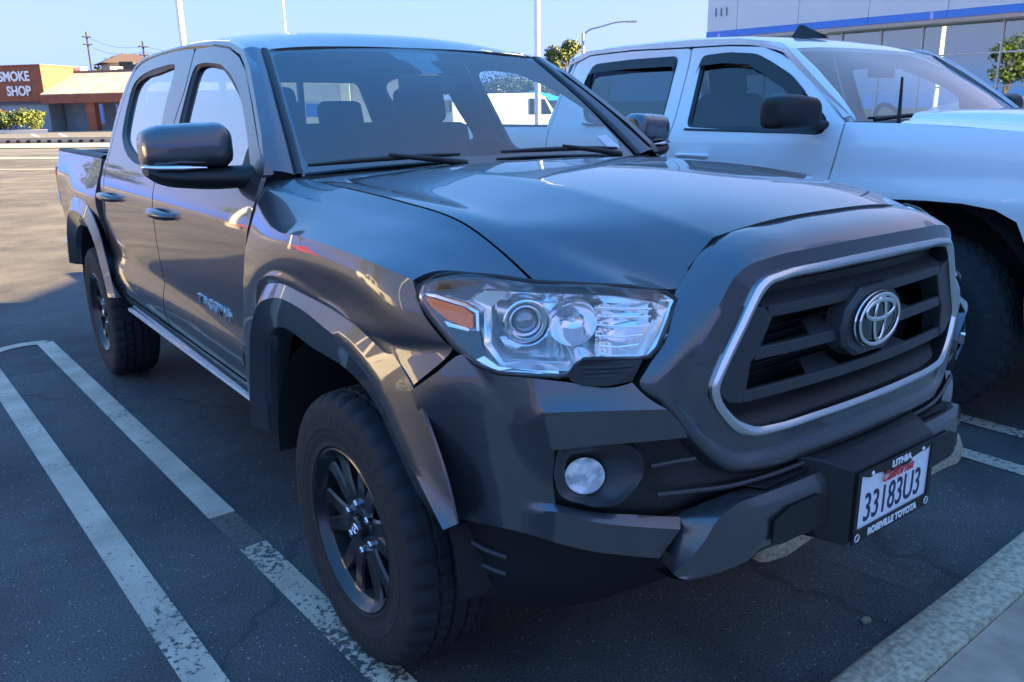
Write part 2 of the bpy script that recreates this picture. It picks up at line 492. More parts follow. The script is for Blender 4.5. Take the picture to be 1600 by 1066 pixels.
rl = [(-.52,.56),(-.50,.62),(-.455,.68),(-.39,.76),(-.31,.82),(-.20,.85),(-.08,.865),(.05,.866),(.18,.855),(.28,.825),(.37,.775),(.44,.71),(.49,.64),(.52,.58)]
for mm in (False, True):
    flare(0, fo, ff, fl, mm)
    flare(3.24, ro, rf, rl, mm)

# ---- doors (panel below the belt, frame round the window, glass, handle)
def bar_mb(): return MB()
# front door: lower skin
fd_low = [(.592,1.262),(.582,1.19),(.616,1.09),(.671,.956),(.716,.85),(.745,.76),(.757,.66),(.765,.585),(1.738,.585),(1.738,.76),(1.738,1.0),(1.738,1.262)]
rd_low = [(1.748,1.262),(1.748,1.0),(1.748,.76),(1.748,.585),(2.56,.585),(2.625,.66),(2.665,.77),(2.75,.86),(2.76,.93),(2.715,1.02),(2.700,1.11),(2.735,1.262)]
def densify(poly, k=4):
    o = []
    for i in range(len(poly)):
        a = poly[i]; b = poly[(i+1) % len(poly)]
        o += [(a[0]+(b[0]-a[0])*t/k, a[1]+(b[1]-a[1])*t/k) for t in range(k)]
    return o
def rnd(poly, r=.03, k=4):
    """round a 2-D polygon's corners"""
    o = []
    n = len(poly)
    for i in range(n):
        p = Vector(poly[i]); a = Vector(poly[i-1]); b = Vector(poly[(i+1) % n])
        ra = min(r, (a-p).length*.45); rb = min(r, (b-p).length*.45)
        s = p+(a-p).normalized()*ra; e = p+(b-p).normalized()*rb
        for t in range(k+1):
            u = t/k
            q = s*(1-u)**2+p*2*u*(1-u)+e*u*u
            o.append(tuple(q))
    return o
fwin = [(1.60,1.262),(1.655,1.46),(1.690,1.640),(1.56,1.645),(1.34,1.628),(1.173,1.582),(1.042,1.528),(.921,1.454),(.794,1.360),(.705,1.285),(.690,1.255),(.80,1.242),(1.2,1.240),(1.5,1.240)]
rwin = [(1.85,1.240),(1.87,1.35),(1.929,1.465),(1.968,1.660),(2.08,1.667),(2.354,1.660),(2.52,1.648),(2.645,1.620),(2.680,1.58),(2.660,1.51),(2.625,1.427),(2.584,1.361),(2.47,1.305),(2.33,1.268),(2.16,1.245)]
# the greenhouse frame reaches from the belt to the gutter; front/rear frames share the B-post seam
fd_up = [(.592,1.262),(.60,1.285),(.735,1.381),(.875,1.483),(1.03,1.586),(1.15,1.640),(1.30,1.678),(1.50,1.700),(1.75,1.708),(1.70,1.55),(1.715,1.40),(1.738,1.262)]
rd_up = [(1.748,1.262),(1.725,1.40),(1.712,1.55),(1.762,1.708),(2.0,1.722),(2.40,1.716),(2.62,1.700),(2.72,1.675),(2.765,1.62),(2.775,1.53),(2.765,1.40),(2.735,1.262)]
def gfn(off): return lambda y, z: (-((greenx(z) if z > 1.262 else sidex(z)*.5+.5*(.842-.43*(z-1.27)))+off) if z > 1.262 else -(sidex(z)+off), y, z)
def winoff(off): return lambda y, z: (-(greenx(z)+off), y, z)
for right in (True, False):
    for nm, low, up, win, hy, lab in (('front_door', fd_low, fd_up, fwin, (1.44, 1.70), None), ('rear_door', rd_low, rd_up, rwin, (2.385, 2.66), None)):
        # whole door skin = union outline of low+up (belt edge shared), with the window hole
        if nm == 'front_door':
            outl = [p for p in up[:-1]]+list(reversed(low[7:]))+list(reversed(low[1:7]))
            outl = up[:-1]+[(1.738,1.262),(1.738,1.0),(1.738,.76),(1.738,.585),(.765,.585),(.757,.66),(.745,.76),(.716,.85),(.671,.956),(.616,1.09),(.582,1.19)]
        else:
            outl = up[:-1]+[(2.735,1.262),(2.700,1.11),(2.715,1.02),(2.76,.93),(2.75,.86),(2.665,.77),(2.625,.66),(2.56,.585),(1.748,.585),(1.748,.76),(1.748,1.0)]
        door = side_panel(nm, rnd(outl, .025, 3), [rnd(win, .05, 4)], fn=gfn(0), right=right, step=.032)
        sgn = -1 if right else 1
        # dark seal ring and the glass, set into the door
        n_ = rnd(win, .05, 4); c = Vector((sum(p[0] for p in n_)/len(n_), sum(p[1] for p in n_)/len(n_)))
        def shr(p, d):
            v = Vector(p)-c; return tuple(c+v*(1-d/v.length))
        ring_o = [(sgn*(greenx(p[1])-.004), p[0], p[1]) for p in n_]
        ring_i = [(sgn*(greenx(shr(p, .024)[1])-.013), *shr(p, .024)) for p in n_]
        V, F = ringprism(ring_o, ring_i, (-sgn*.02, 0, 0))
        if nm == 'front_door':      # the divider that carries the mirror foot
            pass
        mk('window_seal', V, F, sealr, door, 30)
        gp = [shr(p, .016) for p in n_]
        V, F = sheet(gp, [], lambda y, z: (-(greenx(z)-.022), y, z), .06, 0, (1, 0, 0))
        if not right: V = mirV(V); F = revF(F)
        mk('window_glass', V, F, glass_side if right else glass_far, door, 60)
        # handle: bowed grip over a recessed cup
        y0, y1 = hy; zh = 1.075
        path = [(sgn*.893, y0, zh), (sgn*.921, y0+.022, zh+.001), (sgn*.938, y0+.075, zh+.004), (sgn*.940, (y0+y1)/2, zh+.006), (sgn*.938, y1-.075, zh+.006), (sgn*.924, y1-.022, zh+.003), (sgn*.893, y1, zh)]
        V, F = tube(path, [.015, .019, .022, .023, .022, .019, .015], 12, flat=.85)
        V = [Vector((p[0], p[1], p[2])) for p in V]
        h = mk('door_handle', V, F, paint, door, 60)
        V, F = ellipsoid((sgn*.888, (y0+y1)/2+.0, zh-.002), (.0145, .075, .034), 24, 10)
        mk('handle_recess', V, F, blackp, door, 60)
        # inner trim card
        y0_, y1_ = (.72, 1.73) if nm == 'front_door' else (1.76, 2.66)
        V, F = sheet([(y0_, 1.238), (y0_, .62), (y1_, .62), (y1_, 1.238)], [], lambda y, z: (-(sidex(z)-.055), y, z), .12, 0, (-1, 0, 0))
        if not right: V = mirV(V); F = revF(F)
        mk('door_trim', V, F, interior_dark, door, 60)
        if nm == 'front_door':
            # raised name letters low on the door
            zz = .79
            xd = (0, -1, 0) if right else (0, 1, 0)
            textmesh('nameplate', 'TACOMA', .054, bright, door, (sgn*(sidex(zz)+.003), 1.06, zz), xd, (0, 0, 1), 1.6, .003, bold=.0008)
    # rear-door small letters on the cab corner
    # ---- cab side behind the doors, with the sill
    sgn = -1 if right else 1
    cabp = [(2.745,1.262),(2.710,1.11),(2.725,1.02),(2.770,.93),(2.760,.86),(2.675,.77),(2.635,.66),(2.57,.575),(2.70,.575),(2.78,.60),(2.785,.9),(2.785,1.262),(2.835,1.42),(2.845,1.55),(2.825,1.63),(2.775,1.695),(2.66,1.728),(2.40,1.735),(2.0,1.738),(1.5,1.722),(1.30,1.700),(1.13,1.662),(.99,1.592),(.835,1.485),(.70,1.388),(.60,1.30),(.585,1.27),(.592,1.262),(.60,1.293),(.735,1.389),(.872,1.490),(1.025,1.593),(1.145,1.647),(1.30,1.686),(1.50,1.708),(1.75,1.716),(2.0,1.730),(2.40,1.724),(2.62,1.708),(2.73,1.683),(2.772,1.62),(2.782,1.53),(2.772,1.40)]
    side_panel('cab_side', cabp, fn=gfn(0), right=right, step=.03, thick=.03)
    V, F = shell(grid([[(-.850,.70,.578),(-.850,1.7,.578),(-.850,2.68,.578)],[(-.893,.70,.576),(-.893,1.7,.576),(-.893,2.68,.576)],[(-.880,.72,.535),(-.880,1.7,.535),(-.880,2.62,.535)],[(-.855,.74,.490),(-.855,1.7,.490),(-.855,2.56,.490)],[(-.80,.74,.47),(-.80,1.7,.47),(-.80,2.56,.47)]], (4, 4), ((1,), ())), 0, hint=(0, 1.5, .6))
    if not right: V = mirV(V); F = revF(F)
    sill = mk('rocker_panel', V, F, paint, T, 40)
    V, F = box((sgn*.872, 1.66, .498), (.016, 1.90, .014), Matrix.Rotation(sgn*R(-.45), 3, 'Z')); mk('sill_glint', V, F, whitep, sill)  # white strip painted in for the bright reflected line under the sill

for s in (-1, 1):
    rows = []
    for z, yr in ((.60,2.775),(.9,2.78),(1.19,2.78),(1.262,2.783),(1.42,2.832),(1.55,2.842),(1.63,2.822),(1.685,2.785)):
        x0 = greenx(z) if z > 1.262 else sidex(z)
        rows.append([(s*(x0-.07+.07*math.cos(a)), yr+.055*math.sin(a), z) for a in [math.pi/2*q/5 for q in range(6)]])
    V, F = shell(grid(rows, (4, 2)), 0, hint=(0, 2, 1.2)); mk('cab_corner', V, F, paint, T, 50)
# chips of lettering on the cab corner (right side only shows)
textmesh('trim_badge', 'SR5', .030, chrome, T, (-.800, 2.80, 1.345), (0, -1, 0), (.4, 0, 1), 1.2, .002)

# ---- roof
roof = [
 [(0,1.150,1.690),(.30,1.135,1.686),(.50,1.12,1.676),(.585,1.115,1.665),(.630,1.13,1.652)],
 [(0,1.30,1.738),(.30,1.29,1.731),(.50,1.28,1.713),(.59,1.275,1.697),(.648,1.27,1.680)],
 [(0,1.60,1.780),(.30,1.60,1.773),(.50,1.60,1.752),(.60,1.60,1.731),(.655,1.60,1.712)],
 [(0,2.00,1.795),(.30,2.00,1.788),(.50,2.00,1.768),(.60,2.00,1.747),(.650,2.00,1.726)],
 [(0,2.40,1.790),(.30,2.40,1.784),(.50,2.40,1.763),(.60,2.40,1.741),(.648,2.40,1.722)],
 [(0,2.70,1.762),(.30,2.70,1.755),(.50,2.69,1.738),(.60,2.68,1.722),(.655,2.66,1.706)],
 [(0,2.83,1.725),(.30,2.83,1.715),(.50,2.82,1.700),(.60,2.80,1.690),(.668,2.77,1.676)],
]
V, F = join_half(grid(roof, (7, 7)), .03, (0, 2, 1.0))
mk('roof', V, F, paint, T, 40)
V, F = join_half(grid([[(p[0]*.97, min(max(p[1], 1.17), 2.78), p[2]-.045) for p in r] for r in roof], (3, 3)), 0, (0, 2, 1.0))
mk('headliner', V, F, headliner, T, 60)

# ---- A-posts, windshield, cowl
wsr = [(-.607,1.120,1.664),(-.640,.985,1.575),(-.672,.855,1.480),(-.705,.715,1.370),(-.735,.590,1.262)]
apo = [(-.668,1.150,1.667),(-.706,1.03,1.590),(-.752,.866,1.485),(-.795,.725,1.385),(-.838,.600,1.280)]
for s in (1, -1):
    rows = [[(s*p[0], p[1]+.02, p[2]-.012) for p in wsr], [(s*(p[0]-.002), p[1]+.002, p[2]+.002) for p in wsr], [(s*(.5*p[0]+.5*q[0]-.004), .5*p[1]+.5*q[1]-.008, .5*p[2]+.5*q[2]+.008) for p, q in zip(wsr, apo)], [(s*q[0], q[1], q[2]) for q in apo], [(s*(q[0]+.015), q[1]+.03, q[2]-.01) for q in apo]]
    V, F = shell(grid(rows, (5, 6), ((1,), ())), 0, hint=(0, 1.5, 1.0))
    mk('windshield_post', V, F, paint, T, 45)
    # black moulding along the glass
    V, F = shell(grid([[(s*(p[0]+.020), p[1]-.003, p[2]+.000) for p in wsr], [(s*(p[0]+.016), p[1]-.006, p[2]+.004) for p in wsr], [(s*(p[0]-.001), p[1]-.006, p[2]+.007) for p in wsr], [(s*(p[0]-.004), p[1]+.01, p[2]+.003) for p in wsr]], (2, 4)), 0, hint=(0, 1.5, 1.0))
    mk('windshield_moulding', V, F, sealr, T, 60)
wsg = [[(-.607,1.115,1.664),(-.30,1.140,1.684),(0,1.152,1.690),(.30,1.140,1.684),(.607,1.115,1.664)],
       [(-.674,.853,1.478),(-.34,.852,1.492),(0,.850,1.497),(.34,.852,1.492),(.674,.853,1.478)],
       [(-.737,.588,1.258),(-.38,.602,1.256),(0,.610,1.256),(.38,.602,1.256),(.737,.588,1.258)]]
G = grid(wsg, (8, 6))
V, F = shell(G, 0, hint=(0, 2, .5))
ws = mk('windshield', V, F, glass_ws, T, 60)
# ceramic band at the rim of the glass, on its inner face
def band(G, a, b):
    n, m = G.shape[:2]
    inn = []
    return inn
def on_ws(u, v, off=.004):
    """u -1..1 across, v 0 top..1 bottom"""
    n, m = G.shape[:2]
    fi = v*(n-1); fj = (u+1)/2*(m-1); i = min(int(fi), n-2); j = min(int(fj), m-2); a = fi-i; b = fj-j
    p = G[i, j]*(1-a)*(1-b)+G[i+1, j]*a*(1-b)+G[i, j+1]*(1-a)*b+G[i+1, j+1]*a*b
    return (p[0], p[1]+off, p[2]-off)
def ws_patch(poly, off=.004, step=.08):
    return sheet(poly, [], lambda u, v: on_ws(u, v, off), step, 0, (0, 1, -.5))
mb = MB()
V, F = sheet([(-1,0),(1,0),(1,1),(-1,1)], [rnd([(-.955,.035),(.955,.035),(.945,.93),(-.945,.93)], .06, 4)], lambda u, v: on_ws(u, v, .003), .07, 0, (0, 1, -.5))
mk('windshield_frit', V, F, blackg, ws, 60)
V, F = ws_patch([(-.18,.03),(.18,.03),(.15,.12),(.07,.14),(.09,.26),(-.05,.28),(-.10,.14),(-.15,.12)])
mk('sensor_mask', V, F, blackg, ws, 60)
V, F = ws_patch([(.80,.83),(.885,.82),(.90,.93),(.815,.94)], -.002)
st = mk('windshield_sticker', V, F, paper, ws, 60)
# cowl and wipers
V, F = shell(grid([[(-.74,.545,1.262),(-.38,.585,1.262),(0,.60,1.262),(.38,.585,1.262),(.74,.545,1.262)],[(-.74,.62,1.248),(-.38,.65,1.245),(0,.66,1.245),(.38,.65,1.245),(.74,.62,1.248)]], (2, 6)), .02, hint=(0, .6, 0))
mk('cowl_panel', V, F, blackp, T, 60)
for xa, xb, xc in ((-.12, -.70, -.40), (.62, .06, .34)):
    ya = .60
    def wp(x, dz=0): 
        u = x/.74; p = on_ws(u, .955-.02*(1-abs(u)), -.012); return (p[0], p[1]-.004, p[2]+dz)
    m1 = MB()
    m1.add(*tube([(xa, .585, 1.268), (xa*.6+xc*.4, .575, 1.286), wp(xc, .014)], [.014, .010, .007], 8))
    wo = m1.make('wiper', blackp, T, 60)
    m2 = MB(); m2.add(*tube([wp(xb), wp(xb*.5+xc*.5, .003), wp(xc, .004), wp(xa*.6+xc*.4, .003), wp(xa)], [.005, .008, .009, .008, .005], 8))
    m2.make('wiper_blade', sealr, wo, 60)

# ---- cab back with rear window
V, F = sheet([(-.61,1.70),(.61,1.70),(.77,1.27),(.81,1.19),(.81,.60),(-.81,.60),(-.81,1.19),(-.77,1.27)], [rnd([(-.60,1.62),(.60,1.62),(.70,1.30),(-.70,1.30)], .06, 5)], lambda x, z: (x, 2.80+.10*max(0, z-1.27) if z < 1.55 else 2.828-.2*(z-1.55), z), .09, .03, (0, -1, 0))
mk('cab_back', V, F, paint, T, 40)
V, F = sheet(rnd([(-.60,1.62),(.60,1.62),(.70,1.30),(-.70,1.30)], .06, 5), [], lambda x, z: (x, 2.79+.08*(z-1.27), z), .2, 0, (0, -1, 0))
rw_ = mk('rear_window', V, F, glass('glass_rear', (0.62, 0.70, 0.70), 0.9, 0, 1.5, 0.03), T, 60)
for s in (-1, 1): mk('window_divider', *box((s*.22, 2.80, 1.46), (.03, .03, .33)), sealr, rw_)

# ---- bed, tailgate, tail lights
for s in (1, -1):
    outl = [(2.83,1.245),(2.83,.60),(2.70,.56),(2.72,.62),(2.78,.75),(2.86,.86),(2.98,.95),(3.12,1.0),(3.35,1.0),(3.56,.95),(3.68,.87),(3.76,.76),(3.80,.62),(3.85,.60),(4.25,.66),(4.29,1.245)]
    def bfn(y, z, s=s):
        x = sidex(min(z, 1.19)) if z < 1.19 else sidex(1.19)-.25*(z-1.19)
        bulge = .035*math.exp(-((y-3.24)/.52)**4)*math.exp(-((z-1.02)/.10)**2)
        return (-s*(x+bulge-.012*max(0, (y-2.8))), y, z)
    V, F = sheet(outl, [], bfn, .04, .03, (s*1, 0, 0))
    bs = mk('bed_side', V, F, paint, T, 35)
    V, F = shell(grid([[(-s*.868,2.83,1.247),(-s*.862,3.5,1.247),(-s*.850,4.29,1.247)],[(-s*.855,2.83,1.262),(-s*.85,3.5,1.262),(-s*.838,4.29,1.262)],[(-s*.79,2.83,1.262),(-s*.785,3.5,1.262),(-s*.775,4.29,1.262)],[(-s*.77,2.83,1.20),(-s*.765,3.5,1.20),(-s*.755,4.29,1.20)],[(-s*.77,2.83,.85),(-s*.765,3.5,.85),(-s*.755,4.29,.85)]], (3, 4), ((1, 2), ())), 0, hint=(-s*.9, 3.5, .6))
    mk('bed_rail', V, F, blackp, bs, 30)
    V, F = box((-s*.800, 4.305, 1.02), (.17, .08, .27)); tl = mk('tail_light', V, F, redl, T)
    b_ = tl.modifiers.new('bevel', 'BEVEL'); b_.width = .025; b_.segments = 3
    V, F = box((-s*.800, 4.308, .96), (.175, .078, .07)); mk('reverse_lens', V, F, paper, tl)
m_ = MB(); m_.add(*box((0, 4.30, .95), (1.52, .06, .60))); m_.make('tailgate', paint, T, None, bevel=.02)
m_ = MB(); m_.add(*box((0, 4.42, .60), (1.75, .16, .16))); m_.make('rear_bumper', satin, T, None, bevel=.04)
m_ = MB(); m_.add(*box((0, 3.55, .86), (1.52, 1.45, .04))); m_.make('bed_floor', blackp, T)

# ---- under the body: firewall, floor, inner wheel wells, frame
m_ = MB()
m_.add(*box((0, 1.75, .58), (1.66, 2.1, .10))).add(*box((0, .70, .90), (1.60, .05, .66))).add(*box((0, 2.9, .62), (1.3, 2.2, .10)))
m_.add(*box((0, -.10, .66), (1.10, .80, .30))).add(*box((-.45, 1.9, .46), (.10, 4.4, .14))).add(*box((.45, 1.9, .46), (.10, 4.4, .14)))
m_.add(*box((0, .02, .42), (1.3, .12, .12))).add(*box((0, 3.24, .40), (1.3, .14, .14)))
m_.make('underbody', dark, T)
for yc in (0.0, 3.24):
    for s in (1, -1):
        pr = []
        n = 15
        o = [(s*.90, yc+.52*math.cos(math.pi*i/(n-1)), .42+.47*math.sin(math.pi*i/(n-1))) for i in range(n)]
        i_ = [(s*.52, p[1], p[2]) for p in o]
        V, F = shell(grid([o, i_], (1, 1)), 0, hint=(s*.7, yc, 3))
        V2, F2 = prism([(s*.53, p[1], p[2]) for p in o], (s*-.02, 0, 0))
        m_ = MB(); m_.add(V, F); m_.add(V2, F2); m_.make('wheel_well', dark, T, 50)

# ---- mirrors
def side_mirror(s):
    # closed shell of sections across x (outer end to foot)
    sec = []
    prof = [(1.122,.030,1.345,.026),(1.114,.060,1.348,.050),(1.088,.078,1.351,.062),(1.02,.086,1.354,.067),(.945,.086,1.355,.068),(.895,.078,1.354,.066),(.873,.055,1.352,.050)]
    rows = []
    for x, ry, zc, rz in prof:
        ring = []
        for k in range(16):
            th = 2*math.pi*k/16
            cx, sx = math.cos(th), math.sin(th)
            e = .62
            yy = ry*math.copysign(abs(cx)**e, cx); zz = rz*math.copysign(abs(sx)**e, sx)
            yc = .80+.20*(x-.9)
            yy *= (1.0 if yy < 0 else .55)
            ring.append((s*x, yc+yy, zc+zz))
        rows.append(ring)
    A = grid(rows, (4, 3), closed=(False, True))
    V, F = shell(A, 0, hint=(s*1.03, .65, 1.34), closed=(False, True))
    m = MB(); m.add(V, F)
    m.add([tuple(p) for p in A[0]], [tuple(range(A.shape[1]))]); m.add([tuple(p) for p in A[-1]], [tuple(range(A.shape[1]))])
    o = m.make('side_mirror', paint, T, 50)
    # lower black shell + arm + foot
    m = MB()
    rows = []
    for x, ry, zc, rz in [(1.115,.040,1.284,.014),(1.08,.072,1.270,.026),(1.0,.088,1.262,.034),(.93,.085,1.258,.036),(.88,.065,1.258,.035),(.826,.050,1.262,.034)]:
        rows.append([(s*x, .785+.20*(x-.9)-.9*max(0,.90-x)+ry*math.cos(2*math.pi*k/14), zc+rz*math.sin(2*math.pi*k/14)) for k in range(14)])
    A = grid(rows, (3, 2), closed=(False, True)); V, F = shell(A, 0, hint=(s*1.0, .64, 1.26), closed=(False, True)); m.add(V, F)
    m.add([tuple(p) for p in A[0]], [tuple(range(A.shape[1]))])
    m.make('mirror_base', blackp, o, 50)
    fin = [(s*.846,.60,1.262),(s*.842,.80,1.262),(s*.815,.80,1.325),(s*.795,.79,1.372),(s*.80,.735,1.358),(s*.83,.62,1.285)]
    V, F = prism(fin, (-s*.01, 0, 0)); mk('mirror_sail', V, F, blackp, o, 30)
    V, F = tube([(s*1.118,.825,1.297),(s*1.09,.768,1.296),(s*1.03,.742,1.294),(s*.96,.732,1.292)], [.009,.011,.011,.004], 10, flat=.8); mk('mirror_turn_signal', V, F, chrome, o, 60)
    V, F = sheet(rnd([(.90,1.305),(1.10,1.31),(1.10,1.40),(.90,1.41)], .03, 4), [], lambda x, z: (s*x, .850+.20*(x-.9), z), .1, 0, (0, -1, 0)); mk('mirror_glass', V, F, chrome, o, 60)
side_mirror(-1); side_mirror(1)

# ------------------------------------------------------------------ front end of the grey pickup
# painted bumper corner with the fog-lamp opening left out of the mesh
bump_rows = [
 [(-0.940,-0.421,0.884),(-0.915,-0.489,0.937),(-0.883,-0.535,0.979),(-0.858,-0.587,0.952),(-0.796,-0.668,0.944),(-0.749,-0.705,0.936),(-0.687,-0.746,0.923),(-0.644,-0.768,0.930)],
 [(-0.938,-0.444,0.850),(-0.912,-0.510,0.901),(-0.880,-0.559,0.926),(-0.840,-0.612,0.896),(-0.799,-0.678,0.906),(-0.742,-0.724,0.905),(-0.685,-0.762,0.902),(-0.623,-0.790,0.900)],
 [(-0.930,-0.450,0.812),(-0.904,-0.521,0.858),(-0.868,-0.576,0.872),(-0.827,-0.634,0.847),(-0.802,-0.692,0.883),(-0.737,-0.748,0.887),(-0.669,-0.790,0.885),(-0.600,-0.820,0.879)],
 [(-0.920,-0.457,0.764),(-0.894,-0.522,0.793),(-0.865,-0.580,0.804),(-0.826,-0.631,0.797),(-0.785,-0.701,0.804),(-0.724,-0.752,0.814),(-0.641,-0.795,0.814),(-0.548,-0.829,0.810)],
 [(-0.910,-0.467,0.709),(-0.885,-0.523,0.727),(-0.865,-0.580,0.741),(-0.821,-0.637,0.740),(-0.781,-0.692,0.744),(-0.717,-0.745,0.749),(-0.633,-0.790,0.743),(-0.546,-0.822,0.722)],
 [(-0.902,-0.474,0.662),(-0.878,-0.529,0.673),(-0.862,-0.583,0.685),(-0.819,-0.639,0.681),(-0.771,-0.688,0.680),(-0.708,-0.736,0.661),(-0.619,-0.780,0.643),(-0.537,-0.810,0.624)],
 [(-0.899,-0.475,0.647),(-0.876,-0.530,0.655),(-0.860,-0.586,0.667),(-0.819,-0.640,0.664),(-0.778,-0.704,0.671),(-0.721,-0.751,0.649),(-0.635,-0.796,0.628),(-0.555,-0.827,0.609)],
 [(-0.893,-0.481,0.605),(-0.870,-0.530,0.607),(-0.857,-0.590,0.618),(-0.820,-0.639,0.612),(-0.777,-0.695,0.598),(-0.720,-0.741,0.579),(-0.655,-0.776,0.562),(-0.591,-0.805,0.545)],
]
for s in (1, -1):
    A = grid(bump_rows, (6, 7), ((2, 5, 6), (4,)))
    V, F = shell(A, .03, hint=(-.4, 0, .7), skip=lambda i, j: 18 <= i < 30 and j >= 28)
    if s == -1: V = mirV(V); F = revF(F)
    if s == 1: bumper_R = mk('front_bumper', V, F, paint, T, 32)
    else: bumper_L = mk('front_bumper', V, F, paint, T, 32)

def M_(p, s): return (p[0]*s, p[1], p[2])
# black insert with fog lamp bezel and ribs: one panel right across the nose
ins = [
 [(-0.757,-0.668,0.791),(-0.684,-0.718,0.796),(-0.603,-0.759,0.793),(-.53,-.785,.80),(-.44,-.80,.76),(-.36,-.82,.70),(0,-.85,.70)],
 [(-0.755,-0.665,0.726),(-0.680,-0.715,0.722),(-0.597,-0.756,0.713),(-.53,-.785,.73),(-.44,-.81,.715),(-.36,-.83,.69),(0,-.86,.69)],
 [(-0.756,-0.669,0.664),(-0.683,-0.719,0.646),(-0.599,-0.760,0.627),(-.53,-.80,.655),(-.44,-.825,.66),(-.36,-.84,.66),(0,-.865,.66)],
 [(-0.742,-0.660,0.641),(-0.670,-0.705,0.614),(-0.583,-0.746,0.591),(-.53,-.78,.62),(-.44,-.80,.62),(-.36,-.81,.62),(0,-.83,.62)],
]
V, F = join_half(grid([[(-p[0], p[1], p[2]) for p in reversed(r)] for r in ins], (4, 6)), 0, (0, 0, .7))
lower = mk('lower_grille', V, F, blackp, T, 50)
mb = MB()
rib = [(-.60,-.800,.690),(-.53,-.822,.685),(-.44,-.848,.678),(-.36,-.868,.680),(-.2,-.884,.684),(0,-.890,.686)]
rib = interp(np.array(rib), 5); rib = [tuple(p) for p in rib]+[(-p[0], p[1], p[2]) for p in reversed(rib[:-1])]
mb.add(*tube(rib, .006, 8))
for s in (1, -1):
    mb.add(*tube([M_((-.610,-.790,.752), s), M_((-.56,-.808,.754), s), M_((-.515,-.822,.753), s)], .0055, 8))
mb.make('lower_grille_rib', greyp, lower, 60)

def nose_n(p):
    """outward direction of the nose at x"""
    x = abs(p[0]); sl_ = np.interp(x, [0, .3, .6, .75, .88], [.02, .18, .42, .85, 1.5])
    v = Vector((-sl_, -1, 0)).normalized() if p[0] < 0 else Vector((sl_, -1, 0)).normalized()
    return v
# fog lamp
fo_ = [(-0.777,-0.699,0.790),(-0.775,-0.703,0.804),(-0.764,-0.713,0.809),(-0.681,-0.769,0.812),(-0.658,-0.781,0.806),(-0.635,-0.792,0.780),(-0.632,-0.794,0.758),(-0.634,-0.793,0.737),(-0.656,-0.782,0.702),(-0.672,-0.772,0.684),(-0.690,-0.763,0.678),(-0.740,-0.724,0.686),(-0.765,-0.704,0.698),(-0.776,-0.696,0.720)]
fi_ = [(-0.755,-0.700,0.779),(-0.753,-0.702,0.786),(-0.746,-0.707,0.790),(-0.680,-0.750,0.790),(-0.660,-0.760,0.784),(-0.640,-0.770,0.766),(-0.638,-0.771,0.751),(-0.640,-0.770,0.735),(-0.655,-0.763,0.704),(-0.665,-0.757,0.692),(-0.678,-0.751,0.683),(-0.733,-0.717,0.693),(-0.749,-0.705,0.704),(-0.755,-0.700,0.722)]
fc_ = [(-0.717,-0.680,0.733) for _ in fo_]
ctr = Vector((-0.709,-0.706,0.727)); nn = nose_n(ctr); ux = Vector((0, 0, 1)).cross(nn).normalized()*-1
def disc_ring(c, n, r, k, rz=None):
    ux = Vector((0, 0, 1)).cross(n).normalized(); uz = n.cross(ux)
    return [Vector(c)+ux*r*math.cos(2*math.pi*i/k)+uz*(rz or r)*math.sin(2*math.pi*i/k) for i in range(k)]
for s in (1, -1):
    c_ = Vector(M_((-0.715,-0.713,0.732), s)); nn = nose_n(c_)
    mb = MB()
    O = [M_(p, s) for p in fo_]; I = [M_(p, s) for p in fi_]
    n0 = len(O)
    # bowl: inner rim converging on the lamp
    ring = disc_ring(c_-nn*.012, nn, .043, n0)
    # match the ring to the rim by angle
    uxx = Vector((0, 0, 1)).cross(nn).normalized(); uzz = nn.cross(uxx)
    mt = []
    for p in I:
        d = Vector(p)-c_; a = math.atan2(d.dot(uzz), d.dot(uxx)); mt.append(c_-nn*.014+uxx*.042*math.cos(a)+uzz*.042*math.sin(a))
    rows = [[tuple(Vector(p)-nn*.02) for p in O], O, I, [tuple(p) for p in mt], [tuple(p-nn*.02) for p in mt]]
    A = grid(rows, (3, 2), ((1, 2, 3), ()), closed=(False, True))
    V, F = shell(A, 0, hint=tuple(c_-nn*.5), closed=(False, True))
    bz = mk('fog_lamp_bezel', V, F, greyp, T, 35)
    prof = [(.012, .001), (.011, .015), (.007, .028), (-.002, .039), (-.012, .0415)]
    rows = [[tuple(q+nn*a) for q in disc_ring(c_, nn, r, 32)] for a, r in prof]
    V, F = shell(grid(rows, (2, 1), closed=(False, True)), 0, hint=tuple(c_-nn*.5), closed=(False, True))
    fl_ = mk('fog_lamp', V, F, glass_clear, bz, 60)
    rows = [[tuple(q+nn*a) for q in disc_ring(c_, nn, r, 32)] for a, r in [(-.010, .001), (-.0095, .012), (-.007, .028), (-.003, .040)]]
    V, F = shell(grid(rows, (3, 1), closed=(False, True)), 0, hint=tuple(c_-nn*.5), closed=(False, True))
    mk('fog_reflector', V, F, lamp_white, fl_, 25)

